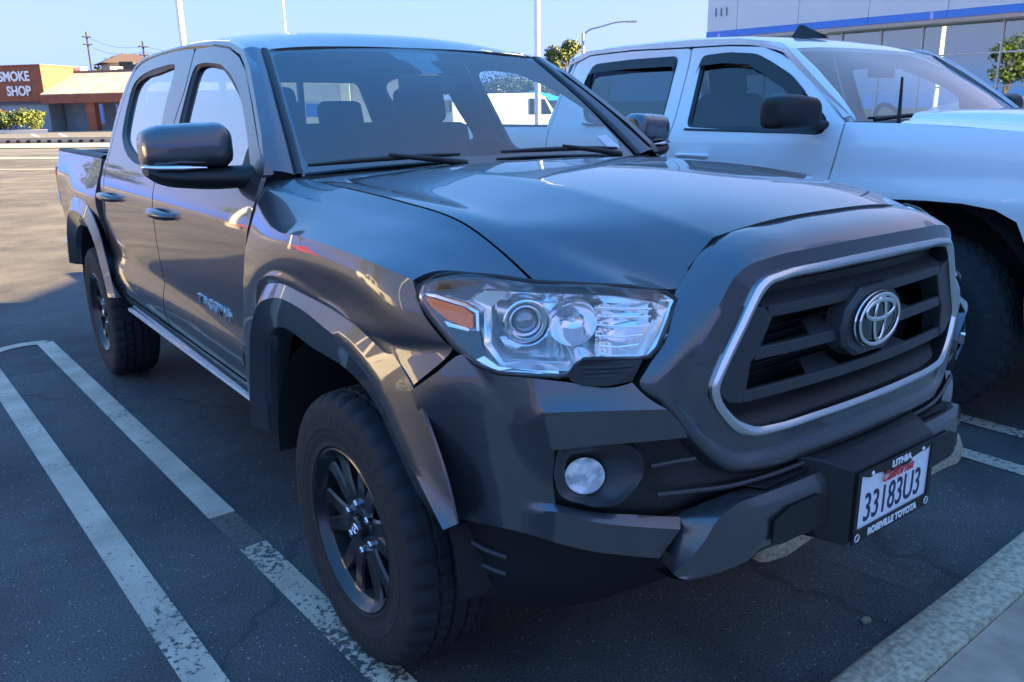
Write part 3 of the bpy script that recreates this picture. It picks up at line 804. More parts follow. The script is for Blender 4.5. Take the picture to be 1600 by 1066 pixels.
# lower bar of the bumper
bar = [ # back-top, front-top, front-mid, bottom, under ; from the middle to the end
 [(0,-.868,.664),(-.20,-.866,.664),(-.38,-.860,.664),(-.45,-.853,.666),(-.515,-.838,.662),(-.575,-.812,.600),(-.62,-.785,.545),(-.655,-.765,.520)],
 [(0,-.918,.668),(-.20,-.915,.668),(-.38,-.905,.668),(-.45,-.897,.668),(-.50,-.885,.655),(-.555,-.862,.592),(-.595,-.835,.530),(-.620,-.815,.508)],
 [(0,-.930,.650),(-.20,-.927,.650),(-.38,-.917,.650),(-.43,-.908,.646),(-.475,-.893,.625),(-.525,-.870,.568),(-.565,-.845,.518),(-.595,-.820,.500)],
 [(0,-.928,.545),(-.20,-.925,.545),(-.34,-.917,.545),(-.40,-.908,.540),(-.44,-.893,.530),(-.48,-.873,.515),(-.52,-.850,.503),(-.565,-.822,.494)],
 [(0,-.905,.522),(-.20,-.902,.522),(-.34,-.893,.520),(-.40,-.88,.515),(-.44,-.865,.505),(-.48,-.85,.500),(-.51,-.83,.492),(-.54,-.80,.488)],
 [(0,-.84,.512),(-.20,-.84,.512),(-.34,-.83,.512),(-.40,-.82,.505),(-.44,-.81,.498),(-.48,-.80,.492),(-.51,-.79,.486),(-.52,-.77,.484)],
]
_leg = [[(-0.546,-0.797,0.619),(-0.553,-0.793,0.581),(-0.562,-0.790,0.544),(-0.569,-0.790,0.525)],
 [(-0.505,-0.881,0.637),(-0.533,-0.872,0.594),(-0.569,-0.855,0.547),(-0.590,-0.843,0.528)],
 [(-0.487,-0.887,0.619),(-0.514,-0.876,0.574),(-0.549,-0.859,0.529),(-0.576,-0.846,0.514)],
 [(-0.426,-0.897,0.516),(-0.470,-0.882,0.506),(-0.509,-0.865,0.499),(-0.555,-0.845,0.499)]]
_leg.append([(p[0], p[1]+.03, p[2]-.012) for p in _leg[3]]); _leg.append([(p[0], p[1]+.09, p[2]-.016) for p in _leg[3]])
bar = [r[:4]+l for r, l in zip(bar, _leg)]
Ab = grid([[(-p[0], p[1], p[2]) for p in r] for r in bar], (5, 6), ((1, 2, 4), (3,)))
Bb = np.concatenate([Ab[:, ::-1]*np.array([-1, 1, 1]), Ab[:, 1:]], axis=1)
V, F = shell(Bb, 0, hint=(0, -.5, .6))
barobj = mk('bumper_bar', V, F, paint, T, 32)
# dark top step in the middle of the bar, and two recessed pads on its face
V, F = prism([(-.40,-.840,.669),(.40,-.840,.669),(.40,-.845,.669),(.375,-.895,.6705),(-.375,-.895,.6705),(-.40,-.845,.669)], (0, 0, .003)); mk('bar_step_pad', V, F, blackp, barobj)
for s in (1, -1):
    pad = [(-.385,-.928,.612),(-.335,-.931,.632),(-.235,-.934,.632),(-.205,-.935,.612),(-.205,-.935,.552),(-.36,-.928,.552),(-.385,-.925,.560)]
    V, F = prism([M_(p, s) for p in pad], (0, -.004, 0)); mk('bar_face_pad', V, F, blackp, barobj)

# air dam under the bumper
dam = [
 [(-.865,-.50,.640),(-.83,-.60,.625),(-.72,-.70,.600),(-.60,-.76,.570),(-.50,-.79,.54),(0,-.82,.53)],
 [(-.855,-.46,.54),(-.81,-.57,.53),(-.71,-.66,.515),(-.60,-.71,.50),(-.50,-.74,.49),(0,-.77,.49)],
 [(-.845,-.44,.44),(-.80,-.54,.43),(-.70,-.62,.42),(-.60,-.66,.41),(-.50,-.69,.41),(0,-.72,.42)],
 [(-.82,-.42,.365),(-.77,-.50,.352),(-.68,-.575,.345),(-.59,-.615,.345),(-.50,-.64,.35),(0,-.66,.37)],
 [(-.80,-.41,.355),(-.75,-.48,.342),(-.66,-.555,.335),(-.58,-.59,.335),(-.50,-.61,.34),(0,-.63,.36)],
]
V, F = join_half(grid([[(-p[0], p[1], p[2]) for p in reversed(r)] for r in dam], (5, 6), ((3,), ())), 0, (0, 0, .5))
damo = mk('air_dam', V, F, blackp, T, 35)
mb = MB()
for s in (1, -1):
    for a in ([(-.858,-.475,.545),(-.835,-.53,.528),(-.81,-.572,.520)],[(-.853,-.455,.495),(-.828,-.515,.478),(-.803,-.558,.470)]):
        mk('air_dam_rib', *tube([M_(p, s) for p in interp(np.array(a), 4)], .007, 8), greyp, damo, 60)


# grille surround: outer edge -> shoulder -> chamfer line -> chrome seat
def loopx(half):
    """half: list from top middle round to bottom middle (x<=0) -> closed loop"""
    return [tuple(p) for p in half]+[(-p[0], p[1], p[2]) for p in reversed(half[1:-1])]
so_ = [(0,-.758,1.203),(-.20,-.753,1.198),(-.375,-.738,1.176),(-.42,-.732,1.150),(-.458,-.730,1.112),(-.492,-.735,1.083),(-.518,-.750,1.058),(-.560,-.770,1.000),(-.615,-.776,.950),(-.630,-.775,.925),(-.585,-.797,.862),(-.533,-.815,.803),(-.480,-.832,.745),(-.440,-.845,.712),(-.37,-.862,.697),(-.20,-.882,.696),(0,-.890,.697)]
sm_ = [(0,-.815,1.190),(-.20,-.810,1.185),(-.36,-.793,1.163),(-.412,-.785,1.135),(-.452,-.780,1.095),(-.482,-.778,1.060),(-.508,-.782,1.028),(-.540,-.790,.985),(-.575,-.797,.940),(-.590,-.800,.905),(-.565,-.812,.850),(-.525,-.826,.800),(-.470,-.842,.755),(-.420,-.856,.728),(-.35,-.870,.716),(-.20,-.890,.713),(0,-.898,.714)]
sc_ = [(0,-.868,1.160),(-.20,-.862,1.157),(-.355,-.845,1.148),(-.400,-.836,1.138),(-.430,-.829,1.118),(-.452,-.824,1.085),(-.476,-.820,1.048),(-.505,-.815,1.000),(-.535,-.811,.950),(-.548,-.810,.905),(-.535,-.815,.862),(-.500,-.824,.815),(-.455,-.838,.772),(-.41,-.850,.748),(-.35,-.866,.741),(-.20,-.884,.741),(0,-.893,.742)]
si_ = [(0,-.872,1.131),(-.20,-.866,1.128),(-.335,-.853,1.120),(-.372,-.848,1.112),(-.390,-.845,1.098),(-.408,-.842,1.068),(-.430,-.839,1.028),(-.455,-.835,.985),(-.480,-.832,.940),(-.494,-.830,.900),(-.484,-.832,.868),(-.462,-.838,.835),(-.428,-.846,.800),(-.395,-.854,.782),(-.34,-.862,.775),(-.20,-.876,.776),(0,-.884,.777)]
sd_ = [(p[0]*.985, p[1]+.05, p[2]+(.0 if p[2] > .95 else .004)) for p in si_]
sm_ = []
for a, b in zip(so_, sc_):
    a_, b_ = Vector(a), Vector(b); d_ = a_-b_; k_ = min(.62, .058/d_.length); q_ = b_+d_*k_+Vector((0, -.010, .006 if b[2] > 1.1 else 0)); sm_.append(tuple(q_))
rows = [[(p[0], p[1]+.03, p[2]-.008) for p in loopx(so_)], loopx(so_), loopx(sm_), loopx(sc_), loopx(si_), loopx(sd_)]
A = grid(rows, (4, 4), ((1, 3, 4), ()), closed=(False, True))
V, F = shell(A, 0, hint=(0, -.2, .95), closed=(False, True))
sur = mk('grille_surround', V, F, paint, T, 34)
# chrome hexagon trim
ti_ = [(0,-.876,1.108),(-.20,-.870,1.106),(-.325,-.857,1.100),(-.352,-.853,1.094),(-.368,-.850,1.080),(-.388,-.847,1.052),(-.411,-.843,1.012),(-.436,-.839,.968),(-.458,-.836,.930),(-.470,-.834,.898),(-.461,-.836,.872),(-.442,-.842,.846),(-.412,-.850,.818),(-.380,-.858,.802),(-.33,-.866,.797),(-.20,-.880,.798),(0,-.888,.799)]
f1 = [(p[0], p[1]-.010, p[2]) for p in si_]
f2 = [(.5*(p[0]+q[0]), .5*(p[1]+q[1])-.016, .5*(p[2]+q[2])) for p, q in zip(si_, ti_)]
f3 = [(p[0], p[1]-.006, p[2]) for p in ti_]
f4 = [(p[0], p[1]+.03, p[2]) for p in ti_]
rows = [[(p[0], p[1]+.004, p[2]) for p in loopx(si_)], loopx(f1), loopx(f2), loopx(f3), loopx(f4)]
A = grid(rows, (3, 4), ((1, 3), ()), closed=(False, True))
V, F = shell(A, 0, hint=(0, -.2, .95), closed=(False, True))
mk('grille_trim', V, F, satin, T, 40)

# grille insert
def gy(x): return -.872+.16*x*x
grl = thing('grille', (0, 0, 0), None, None); grl.parent = T
for k in ('label', 'category'):
    if k in grl: del grl[k]
mb = MB()
# back wall (radiator core behind the openings) with fine horizontal fins
V, F = prism([(x, -.735, z) for x, z in [(-.42,1.09),(.42,1.09),(.48,.90),(.40,.80),(-.40,.80),(-.48,.90)]], (0, .02, 0))
mk('radiator', V, F, dark, grl)
mb = MB()
for k in range(13): mb.add(*box((0, -.742, .82+.02*k), (.80, .008, .003)))
mb.make('radiator_fins', interior_dark, grl)
def xbar(z0, z1, x0, x1, depth=.035, dy=0.0, slope=0.0, n=14):
    """horizontal bar, front face between z0..z1, its top leaning back by slope"""
    mb = MB(); v = []; f = []
    for i in range(n+1):
        x = x0+(x1-x0)*i/n; y = gy(x)+dy
        v += [(x, y, z0), (x, y+slope, z1), (x, y+depth+slope, z1+slope*.4), (x, y+depth, z0)]
    for i in range(n):
        a = i*4; b = a+4
        f += [(a, b, b+1, a+1), (a+1, b+1, b+2, a+2), (a+2, b+2, b+3, a+3), (a+3, b+3, b, a)]
    f += [(0, 1, 2, 3), (n*4+3, n*4+2, n*4+1, n*4)]
    return v, f
# main frame: end pieces joined by three bars, all one moulding
frm = MB()
frm.add(*xbar(1.026, 1.050, -.345, .345, .030, 0, .0))
frm.add(*xbar(1.050, 1.072, -.362, .362, .03, .0, .040))      # sloping shelf above
frm.add(*xbar(.940, .966, -.375, .375, .012, 0, .002))
frm.add(*xbar(.853, .878, -.40, .40, .012, 0, .002))
ends = [(-.416,1.060),(-.358,1.050),(-.334,1.026),(-.363,.968),(-.388,.936),(-.395,.880),(-.405,.853),(-.442,.862),(-.488,.905),(-.464,.971)]
for s in (1, -1):
    pl = [(s*x, gy(x)-.001, z) for x, z in ends]
    frm.add(*prism(pl if s == 1 else pl, (0, .05, 0)))
frm.make('grille_frame', greyp, grl, None, bevel=.003)
# recessed upper panel with a groove, and the sloping lower lip
up = MB(); 
up.add(*xbar(1.066, 1.088, -.362, .362, .02, .036, .0)); up.add(*xbar(1.091, 1.118, -.355, .355, .02, .030, -.012))
up.make('grille_upper_panel', blackp, grl, None, bevel=.002)
V, F = shell(grid([[(x, gy(x)+.055, .842) for x in (-.42,-.2,0,.2,.42)], [(x, gy(x)+.008, .806) for x in (-.41,-.2,0,.2,.41)], [(x, gy(x)+.0, .796) for x in (-.38,-.2,0,.2,.38)]], (3, 5)), 0, hint=(0, 0, .5))
mk('grille_lower_lip', V, F, blackp, grl, 40)
# wedge blocks beside the emblem
for s in (1, -1):
    for z in (.968, .880):
        mk('grille_wedge', *prism([(s*.09, gy(.1)+.004, z-.002), (s*.205, gy(.2)+.006, z-.002), (s*.175, gy(.2)+.050, z+.018), (s*.09, gy(.1)+.050, z+.020)], (0, 0, -.008)), greyp, grl)
# octagonal boss and emblem
oc = [(-.062,1.056),(.052,1.056),(.108,1.012),(.118,.965),(.108,.925),(.055,.894),(-.058,.894),(-.112,.925),(-.124,.965),(-.112,1.012)]
rows = [[(x, gy(x)+.03, z) for x, z in oc], [(x*.98, gy(x)-.008, .976+(z-.976)*.97) for x, z in oc], [(x*.90, gy(x)-.018, .976+(z-.976)*.90) for x, z in oc], [(x*.82, gy(x)-.016, .976+(z-.976)*.84) for x, z in oc]]
mb = MB()
n = len(oc); v = [p for r in rows for p in r]; f = []
for i in range(3):
    for k in range(n): f.append((i*n+k, i*n+(k+1) % n, (i+1)*n+(k+1) % n, (i+1)*n+k))
f.append(tuple(3*n+k for k in range(n)))
mb.add(v, f); boss = mb.make('emblem_mount', greyp, grl, 25)
EY = -.893; EZ = .976
V, F = ellipsoid((0, EY+.002, EZ), (.084, .008, .061), 40, 16); em = mk('emblem_disc', V, F, blackg, boss, 60)
mb = MB()
def ell(cx, cz, a, b, r, n=44, fl=.55):
    pth = [(cx+a*math.cos(2*math.pi*i/n), EY-.007, cz+b*math.sin(2*math.pi*i/n)) for i in range(n)]
    v, f = tube(pth, r, 8, closed=True, flat=1.0)
    return [(p[0], (p[1]-(EY-.007))*fl+EY-.007, p[2]) for p in v], f
mb.add(*ell(0, EZ, .0795, .0565, .0046)); mb.add(*ell(0, EZ+.0225, .056, .0215, .0050)); mb.add(*ell(0, EZ+.002, .0215, .0505, .0048))
mb.make('emblem', chrome, boss, 60)
V, F = lathe([(0, .090), (.003, .091), (.005, .089), (.004, .087)], 44, (0, 0, 0), 'y', -1)
V = [(p[0], p[1]+EY+.004, p[2]*.72+EZ) for p in V]; mk('emblem_rim', V, F, chrome, boss, 60)

# ---- licence plate on its black housing
py = -.972
hs = [[(-.168,py,.676),(.168,py,.676),(.168,py,.503),(-.168,py,.503)],
      [(-.175,py+.006,.682),(.175,py+.006,.682),(.175,py+.006,.497),(-.175,py+.006,.497)],
      [(-.205,py+.055,.695),(.205,py+.055,.695),(.205,py+.055,.50),(-.205,py+.055,.505)],
      [(-.235,py+.10,.700),(.235,py+.10,.700),(.215,py+.10,.50),(-.215,py+.10,.50)]]
mb = MB(); v = [p for r in hs for p in r]; f = [(0, 1, 2, 3)]
for i in range(3):
    for k in range(4): f.append((i*4+k, (i+1)*4+k, (i+1)*4+(k+1) % 4, i*4+(k+1) % 4))
mb.add(v, f); hsg = mb.make('plate_housing', blackp, T, None, bevel=.006)
V, F = prism([(-.152,py-.003,.660),(.152,py-.003,.660),(.152,py-.003,.508),(-.152,py-.003,.508)], (0, .002, 0))
pl = mk('license_plate', V, F, plate_white, T)
# black frame round the plate, with a wavy upper rail
out = [(-.163,.672),(.163,.672),(.163,.499),(-.163,.499)]
mb = MB()
yy = py-.0045
def fb(poly): mb.add(*prism([(x, yy, z) for x, z in poly], (0, -.004, 0)))
fb([(-.163,.672),(.163,.672),(.163,.664),(.146,.662),(.118,.652),(.098,.655),(.060,.650),(.052,.640),(-.052,.640),(-.060,.650),(-.098,.655),(-.118,.652),(-.146,.662),(-.163,.664)])
fb([(-.163,.664),(-.150,.664),(-.150,.530),(-.163,.530)]); fb([(.150,.664),(.163,.664),(.163,.530),(.150,.530)])
fb([(-.163,.530),(.163,.530),(.163,.499),(-.163,.499)])
pf = mb.make('plate_frame', blackp, pl)
textmesh('plate_number', '33183U3', .098, ink_navy, pl, (.0, py-.0036, .572), (1, 0, 0), (0, 0, 1), .68, .0008, bold=.0004)
textmesh('plate_state_name', 'California', .036, ink_red, pl, (.0, py-.0090, .634), (1, 0, 0), (0, 0, 1), .95, .0008, shear=.45)
textmesh('frame_top_lettering', 'LITHIA', .022, ink_white, pf, (.012, py-.0096, .658), (1, 0, 0), (0, 0, 1), 1.25, .0006, bold=.001)
textmesh('frame_lettering', 'ROSEVILLE TOYOTA', .0235, ink_white, pf, (.0, py-.0092, .5145), (1, 0, 0), (0, 0, 1), .98, .0006, bold=.0010)
for x in (-.149, .149):
    rd_ = mk('frame_roundel', *lathe([(0, .0001), (0, .0105), (-.001, .011)], 20, (x, py-.0092, .5145), 'y', 1), ink_grey, pf)
    mk('roundel_ring', *lathe([(0, .0080), (-.0012, .0090), (0, .0100)], 20, (x, py-.0098, .5145), 'y', 1), ink_white, rd_)
for x in (-.108, .108): mk('frame_screw', *ellipsoid((x, py-.008, .660), (.0055, .004, .0055), 10, 6), ink_white, pf, 60)

# ---- headlights
hl_out = [(-0.900,-0.415,1.100),(-0.906,-0.413,1.075),(-0.900,-0.448,1.042),(-0.886,-0.519,0.989),(-0.871,-0.564,0.963),(-0.846,-0.605,0.950),(-0.796,-0.668,0.949),(-0.752,-0.702,0.949),(-0.735,-0.705,0.967),(-0.718,-0.712,0.978),(-0.626,-0.763,0.973),(-0.605,-0.773,0.975),(-0.581,-0.773,0.989),(-0.516,-0.753,1.057),(-0.509,-0.748,1.070),(-0.522,-0.737,1.082),(-0.591,-0.704,1.100),(-0.753,-0.604,1.116),(-0.805,-0.555,1.126),(-0.860,-0.481,1.130),(-0.882,-0.453,1.122)]
lbp = [(-0.889,-0.474,1.035),(-0.861,-0.533,1.021),(-0.848,-0.549,1.022),(-0.850,-0.561,0.997),(-0.852,-0.569,0.978),(-0.865,-0.559,0.972),(-0.883,-0.518,0.996)]
lup = [(-0.893,-0.429,1.095),(-0.878,-0.457,1.116),(-0.857,-0.482,1.122),(-0.817,-0.536,1.115),(-0.828,-0.529,1.102),(-0.844,-0.516,1.083),(-0.852,-0.509,1.079),(-0.886,-0.449,1.092)]
def Z6(x, y): return (640+x/3.478, 400+y/3.478)
hf_o = [(-0.843,-0.519,1.082),(-0.824,-0.533,1.099),(-0.729,-0.623,1.094),(-0.619,-0.689,1.084),(-0.546,-0.726,1.067),(-0.519,-0.743,1.053),(-0.540,-0.753,1.024),(-0.578,-0.766,0.983),(-0.599,-0.764,0.973),(-0.711,-0.707,0.975),(-0.738,-0.698,0.955),(-0.789,-0.657,0.957),(-0.835,-0.602,0.959),(-0.847,-0.562,0.999),(-0.831,-0.541,1.068)]
hf_i = [(-0.812,-0.540,1.065),(-0.797,-0.550,1.080),(-0.720,-0.613,1.075),(-0.608,-0.677,1.066),(-0.539,-0.708,1.053),(-0.519,-0.723,1.039),(-0.534,-0.730,1.019),(-0.570,-0.739,0.984),(-0.588,-0.739,0.976),(-0.700,-0.682,0.979),(-0.727,-0.673,0.965),(-0.773,-0.636,0.967),(-0.819,-0.589,0.969),(-0.825,-0.563,0.998),(-0.814,-0.542,1.058)]
amb = [(-0.895,-0.427,1.079),(-0.888,-0.447,1.077),(-0.856,-0.508,1.065),(-0.848,-0.526,1.052),(-0.853,-0.533,1.028),(-0.860,-0.526,1.026),(-0.883,-0.482,1.041),(-0.894,-0.438,1.063)]
ambf = [(-0.896,-0.426,1.087),(-0.887,-0.451,1.087),(-0.854,-0.512,1.074),(-0.841,-0.537,1.061),(-0.849,-0.549,1.024),(-0.852,-0.544,1.024),(-0.846,-0.533,1.057),(-0.857,-0.512,1.068),(-0.889,-0.450,1.081),(-0.895,-0.431,1.082)]
ambb = [(-0.887,-0.480,1.037),(-0.862,-0.529,1.028),(-0.862,-0.532,1.022),(-0.885,-0.491,1.028)]
rib_l = [[(-0.651,-0.664,1.061),(-0.599,-0.696,1.057),(-0.545,-0.719,1.052)],[(-0.656,-0.670,1.046),(-0.605,-0.703,1.041),(-0.553,-0.724,1.039)],[(-0.661,-0.676,1.031),(-0.612,-0.710,1.024),(-0.571,-0.728,1.023)],[(-0.666,-0.685,1.011),(-0.624,-0.714,1.006),(-0.583,-0.733,1.008)],[(-0.666,-0.696,0.993),(-0.636,-0.718,0.989),(-0.598,-0.738,0.992)]]
for s in (1, -1):
    O = [Vector(M_(p, s)) for p in hl_out]
    c = sum(O, Vector((0, 0, 0)))/len(O)
    NV = nose_n(M_((-0.763,-0.645,1.032), s))
    def toward(p, k): return Vector(p)+(c-Vector(p))*k
    # housing bowl
    def deep(p, d): return Vector(p)-nose_n(p)*d
    rows = [[tuple(toward(p, -.012)-nose_n(p)*.002) for p in O], [tuple(toward(p, .02)-nose_n(p)*.006) for p in O], [tuple(toward(p, .07)-nose_n(p)*.026) for p in O], [tuple(toward(p, .30)-nose_n(p)*.080) for p in O], [tuple(toward(p, .8)-NV*.105) for p in O]]
    A = grid(rows, (2, 3), ((1,), ()), closed=(False, True))
    V, F = shell(A, 0, hint=tuple(c-NV*1.0), closed=(False, True))
    V.append(tuple(c-NV*.105)); n_ = A.shape[1]; m_ = A.shape[0]
    F.append([ (m_-1)*n_+k for k in range(n_)])
    hl = mk('headlight', V, F, bright, T, 40)
    for nm_, pp in (('lamp_black_panel', lbp), ('lamp_upper_panel', lup)):
        mk(nm_, *prism([M_(p, s) for p in pp], tuple(-nose_n(M_((-0.883,-0.490,1.054), s))*.010)), blackg, hl)
    # clear cover with a raised edge
    rows = [[tuple(Vector(p)-nose_n(p)*.006) for p in O], [tuple(toward(p, .012)+nose_n(p)*.004) for p in O], [tuple(toward(p, .05)+nose_n(p)*.010) for p in O]]
    # inner area: follow the nose so the cover stays curved
    A = grid(rows, (3, 3), closed=(False, True))
    V, F = shell(A, 0, hint=tuple(c-NV*1.0), closed=(False, True))
    ring = [tuple(p) for p in A[-1]]
    def ny_off(x, z):
        xs_ = [0,.2,.4,.6,.71,.8,.88,.93,1.0]; ys_ = [-.90,-.89,-.855,-.79,-.735,-.665,-.56,-.42,-.1]
        return float(np.interp(abs(x), xs_, ys_)+np.interp(z, [.3,.95,1.05,1.12,1.2,1.3], [0,0,.06,.10,.14,.25]))
    rows2 = [ring]
    for k in (.25, .5, .75, .98):
        rows2.append([tuple(Vector(p)+(c-Vector(p))*k+nose_n(Vector(p)+(c-Vector(p))*k)*0) for p in ring])
    # lift towards the true nose surface
    r3 = []
    for r in rows2:
        rr = []
        for p in r:
            p = Vector(p); yt = ny_off(p.x, p.z)-.012
            k = 0 if r is ring else .75
            rr.append((p.x, p.y*(1-k)+min(yt, p.y)*k, p.z))
        r3.append(rr)
    A2 = grid(r3, (3, 1), closed=(False, True))
    V2, F2 = shell(A2, 0, hint=tuple(c-NV*1.0), closed=(False, True))
    F2.append([(A2.shape[0]-1)*A2.shape[1]+k for k in range(A2.shape[1])])
    mb = MB(); mb.add(V, F); mb.add(V2, F2)
    mb.make('headlight_lens', glass_clear, hl, 60)
    # chrome frame
    def L(ps): return [M_(p, s) for p in ps]
    a, b = L(hf_o), L(hf_i)
    rows = [[tuple(deep(p, .02)) for p in a], a, b, [tuple(deep(p, .03)) for p in b]]
    A = grid(rows, (3, 1), ((1, 2), ()), closed=(False, True)); V, F = shell(A, 0, hint=tuple(c-NV*1), closed=(False, True))
    mk('headlight_frame', V, F, bright, hl, 35)
    # faceted chrome reflector wall behind the frame
    bb = [deep(p, .045) for p in L(hf_i)]
    cc = sum(bb, Vector((0, 0, 0)))/len(bb)
    rows = [[tuple(p) for p in bb], [tuple(p+(cc-p)*.35-NV*(.02+.006*(i % 2))) for i, p in enumerate(bb)], [tuple(p+(cc-p)*.7-NV*(.018+.008*((i+1) % 2))) for i, p in enumerate(bb)], [tuple(cc-NV*.02)]*len(bb)]
    v = [p for r in rows for p in r]; f = []
    n_ = len(bb)
    for i in range(3):
        for k in range(n_): f.append((i*n_+k, i*n_+(k+1) % n_, (i+1)*n_+(k+1) % n_, (i+1)*n_+k))
    mk('headlight_reflector', v, f, bright, hl, 20)
    # projector
    pc = Vector(M_((-0.768,-0.591,1.040), s)); pn = (nose_n(pc)+Vector((0, -.5, 0))).normalized()
    def rlathe(name, prof, mat, n=36):
        rows = [[tuple(q+pn*a_) for q in disc_ring(pc, pn, r, n)] for a_, r in prof]
        V, F = shell(grid(rows, (2, 1), closed=(False, True)), 0, hint=tuple(pc-pn*.5), closed=(False, True))
        return mk(name, V, F, mat, hl, 50)
    rlathe('projector_shroud', [(.022,.047),(.024,.044),(.004,.040),(.006,.036),(.016,.035),(.018,.032),(.0,.030),(.0,.026)], chrome)
    rlathe('projector_lens', [(.018,.0005),(.017,.010),(.013,.018),(.006,.025),(-.002,.0280)], principled('projector_glass', (.22,.24,.26), .02, .6, 1.0) if s == 1 else MATS['projector_glass'])
    # high-beam reflector bowl
    pc = Vector(M_((-0.688,-0.639,1.037), s)); pn = nose_n(pc)
    rlathe('high_beam_bowl', [(.016,.049),(.006,.044),(-.006,.035),(-.016,.024),(-.021,.012),(-.022,.001)], chrome)
    V, F = ellipsoid(tuple(pc-pn*.006), (.006, .012, .006), 16, 10); mk('high_beam_bulb', V, F, lamp_white, hl, 60)
    pc = Vector(M_((-0.604,-0.697,1.019), s)); pn = nose_n(pc)
    stp = []
    for k in range(11):
        py_ = k/10
        zt, zb = pc.z+.048, pc.z-.040
        z_ = zt+(zb-zt)*py_; row = []
        for q in range(9):
            u_ = -1+2*q/8; dep = .030*(1-u_*u_)+(.006 if k % 2 else 0)
            b0 = pc+Vector((0, 0, 1)).cross(pn)*(u_*.056)-pn*dep; row.append((b0.x, b0.y, z_))
        stp.append(row)
    V, F = shell(grid(stp, (1, 1)), 0, hint=tuple(pc-pn*.5)); mk('inner_beam_reflector', V, F, chrome, hl, 15)
    mb = MB()
    for r in rib_l: mb.add(*tube([M_(p, s) for p in r], .0022, 6))
    mb.make('headlight_light_bars', bright, hl, 60)
    V, F = prism(L(amb) , tuple(-nose_n(M_((-0.883,-0.490,1.054), s))*.012)); mk('turn_signal', V, F, amber, hl)
    mb = MB(); mb.add(*prism(L(ambf), tuple(-nose_n(M_((-0.883,-0.490,1.054), s))*.008))); mb.add(*prism(L(ambb), tuple(-nose_n(M_((-0.883,-0.490,1.054), s))*.008)))
    mb.make('turn_signal_trim', chrome, hl)
    # bottom chrome runner
    rn = [(-0.865,-0.558,0.970),(-0.853,-0.568,0.978),(-0.840,-0.596,0.961),(-0.823,-0.620,0.959),(-0.759,-0.683,0.956),(-0.759,-0.686,0.951),(-0.825,-0.622,0.952),(-0.843,-0.597,0.952)]
    V, F = prism(L(rn), tuple(-NV*.012)); mk('headlight_runner', V, F, bright, hl)
    # black gasket line round the lamp
    V, F = tube([tuple(toward(p, -.010)-nose_n(p)*.004) for p in O], .005, 8, closed=True); mk('headlight_gasket', V, F, sealr, hl, 60)
    # black louvred insert under the inner end
    po = [(-0.753,-0.703,0.951),(-0.738,-0.707,0.966),(-0.720,-0.718,0.976),(-0.672,-0.747,0.974),(-0.622,-0.773,0.973),(-0.640,-0.777,0.955),(-0.651,-0.775,0.936),(-0.694,-0.753,0.929),(-0.731,-0.725,0.931),(-0.748,-0.709,0.939)]
    V, F = prism(L(po), tuple(-NV*.02)); iv = mk('headlight_insert', V, F, blackp, T)
    mb = MB()
    for k in range(4):
        z0 = .965-.009*k
        a_ = M_((-0.727,-0.721,0.971), s); b_ = M_((-0.645,-0.771,0.967), s)
        mb.add(*tube([(a_[0], a_[1], z0), ((a_[0]+b_[0])/2, (a_[1]+b_[1])/2-.003, z0), (b_[0], b_[1], z0)], .0022, 6))
    mb.make('insert_louvre', greyp, iv, 60)

# ------------------------------------------------------------------ wheels
def tyre_arrays(R0=.375, half=.122, rr=.222, nang=216, tread=True):
    prof = []   # (x offset outward, radius, kind)
    P = [(-.100,rr-.004,0),(-.112,rr+.004,0),(-.118,rr+.03,0),(-.124,.30,0),(-.122,.335,0),(-.112,.358,0)]
    P += [(-.104,R0-.010,1),(-.092,R0-.004,1),(-.066,R0-.001,1),(-.064,R0-.009,0),(-.057,R0-.009,0),(-.055,R0,2),(-.028,R0+.001,2),(-.026,R0-.009,0),(-.019,R0-.009,0),(-.017,R0+.001,3)]
    P += [(.017,R0+.001,3),(.019,R0-.009,0),(.026,R0-.009,0),(.028,R0+.001,2),(.055,R0,2),(.057,R0-.009,0),(.064,R0-.009,0),(.066,R0-.001,1),(.092,R0-.004,1),(.104,R0-.010,1)]
    P += [(.112,.358,4),(.119,.346,0),(.1225,.330,0),(.1235,.322,0),(.1252,.318,5),(.1252,.300,5),(.1240,.296,0),(.1236,.288,0),(.1244,.286,0),(.1244,.282,0),(.1234,.280,0),(.122,.272,0),(.1222,.262,0),(.1212,.260,0),(.117,rr+.024,0),(.1185,rr+.018,0),(.1185,rr+.010,0),(.112,rr+.003,0),(.100,rr-.004,0)]
    v = []; f = []
    m = len(P)
    for k in range(nang):
        th = 2*math.pi*k/nang
        for a, r, kind in P:
            q = r
            if kind == 1 and k % 6 in (0, 1): q = r-.009
            if kind == 2 and k % 4 == 1: q = r-.006
            if kind == 3 and k % 6 == 2: q = r-.004
            if kind == 4 and k % 6 in (0, 1): q = r-.008
            if kind == 5 and k % 4 in (0, 1): a -= .0022
            v.append((a, q*math.cos(th), q*math.sin(th)))
    for k in range(nang):
        k2 = (k+1) % nang
        for i in range(m-1): f.append((k*m+i, k*m+i+1, k2*m+i+1, k2*m+i))
    return v, f
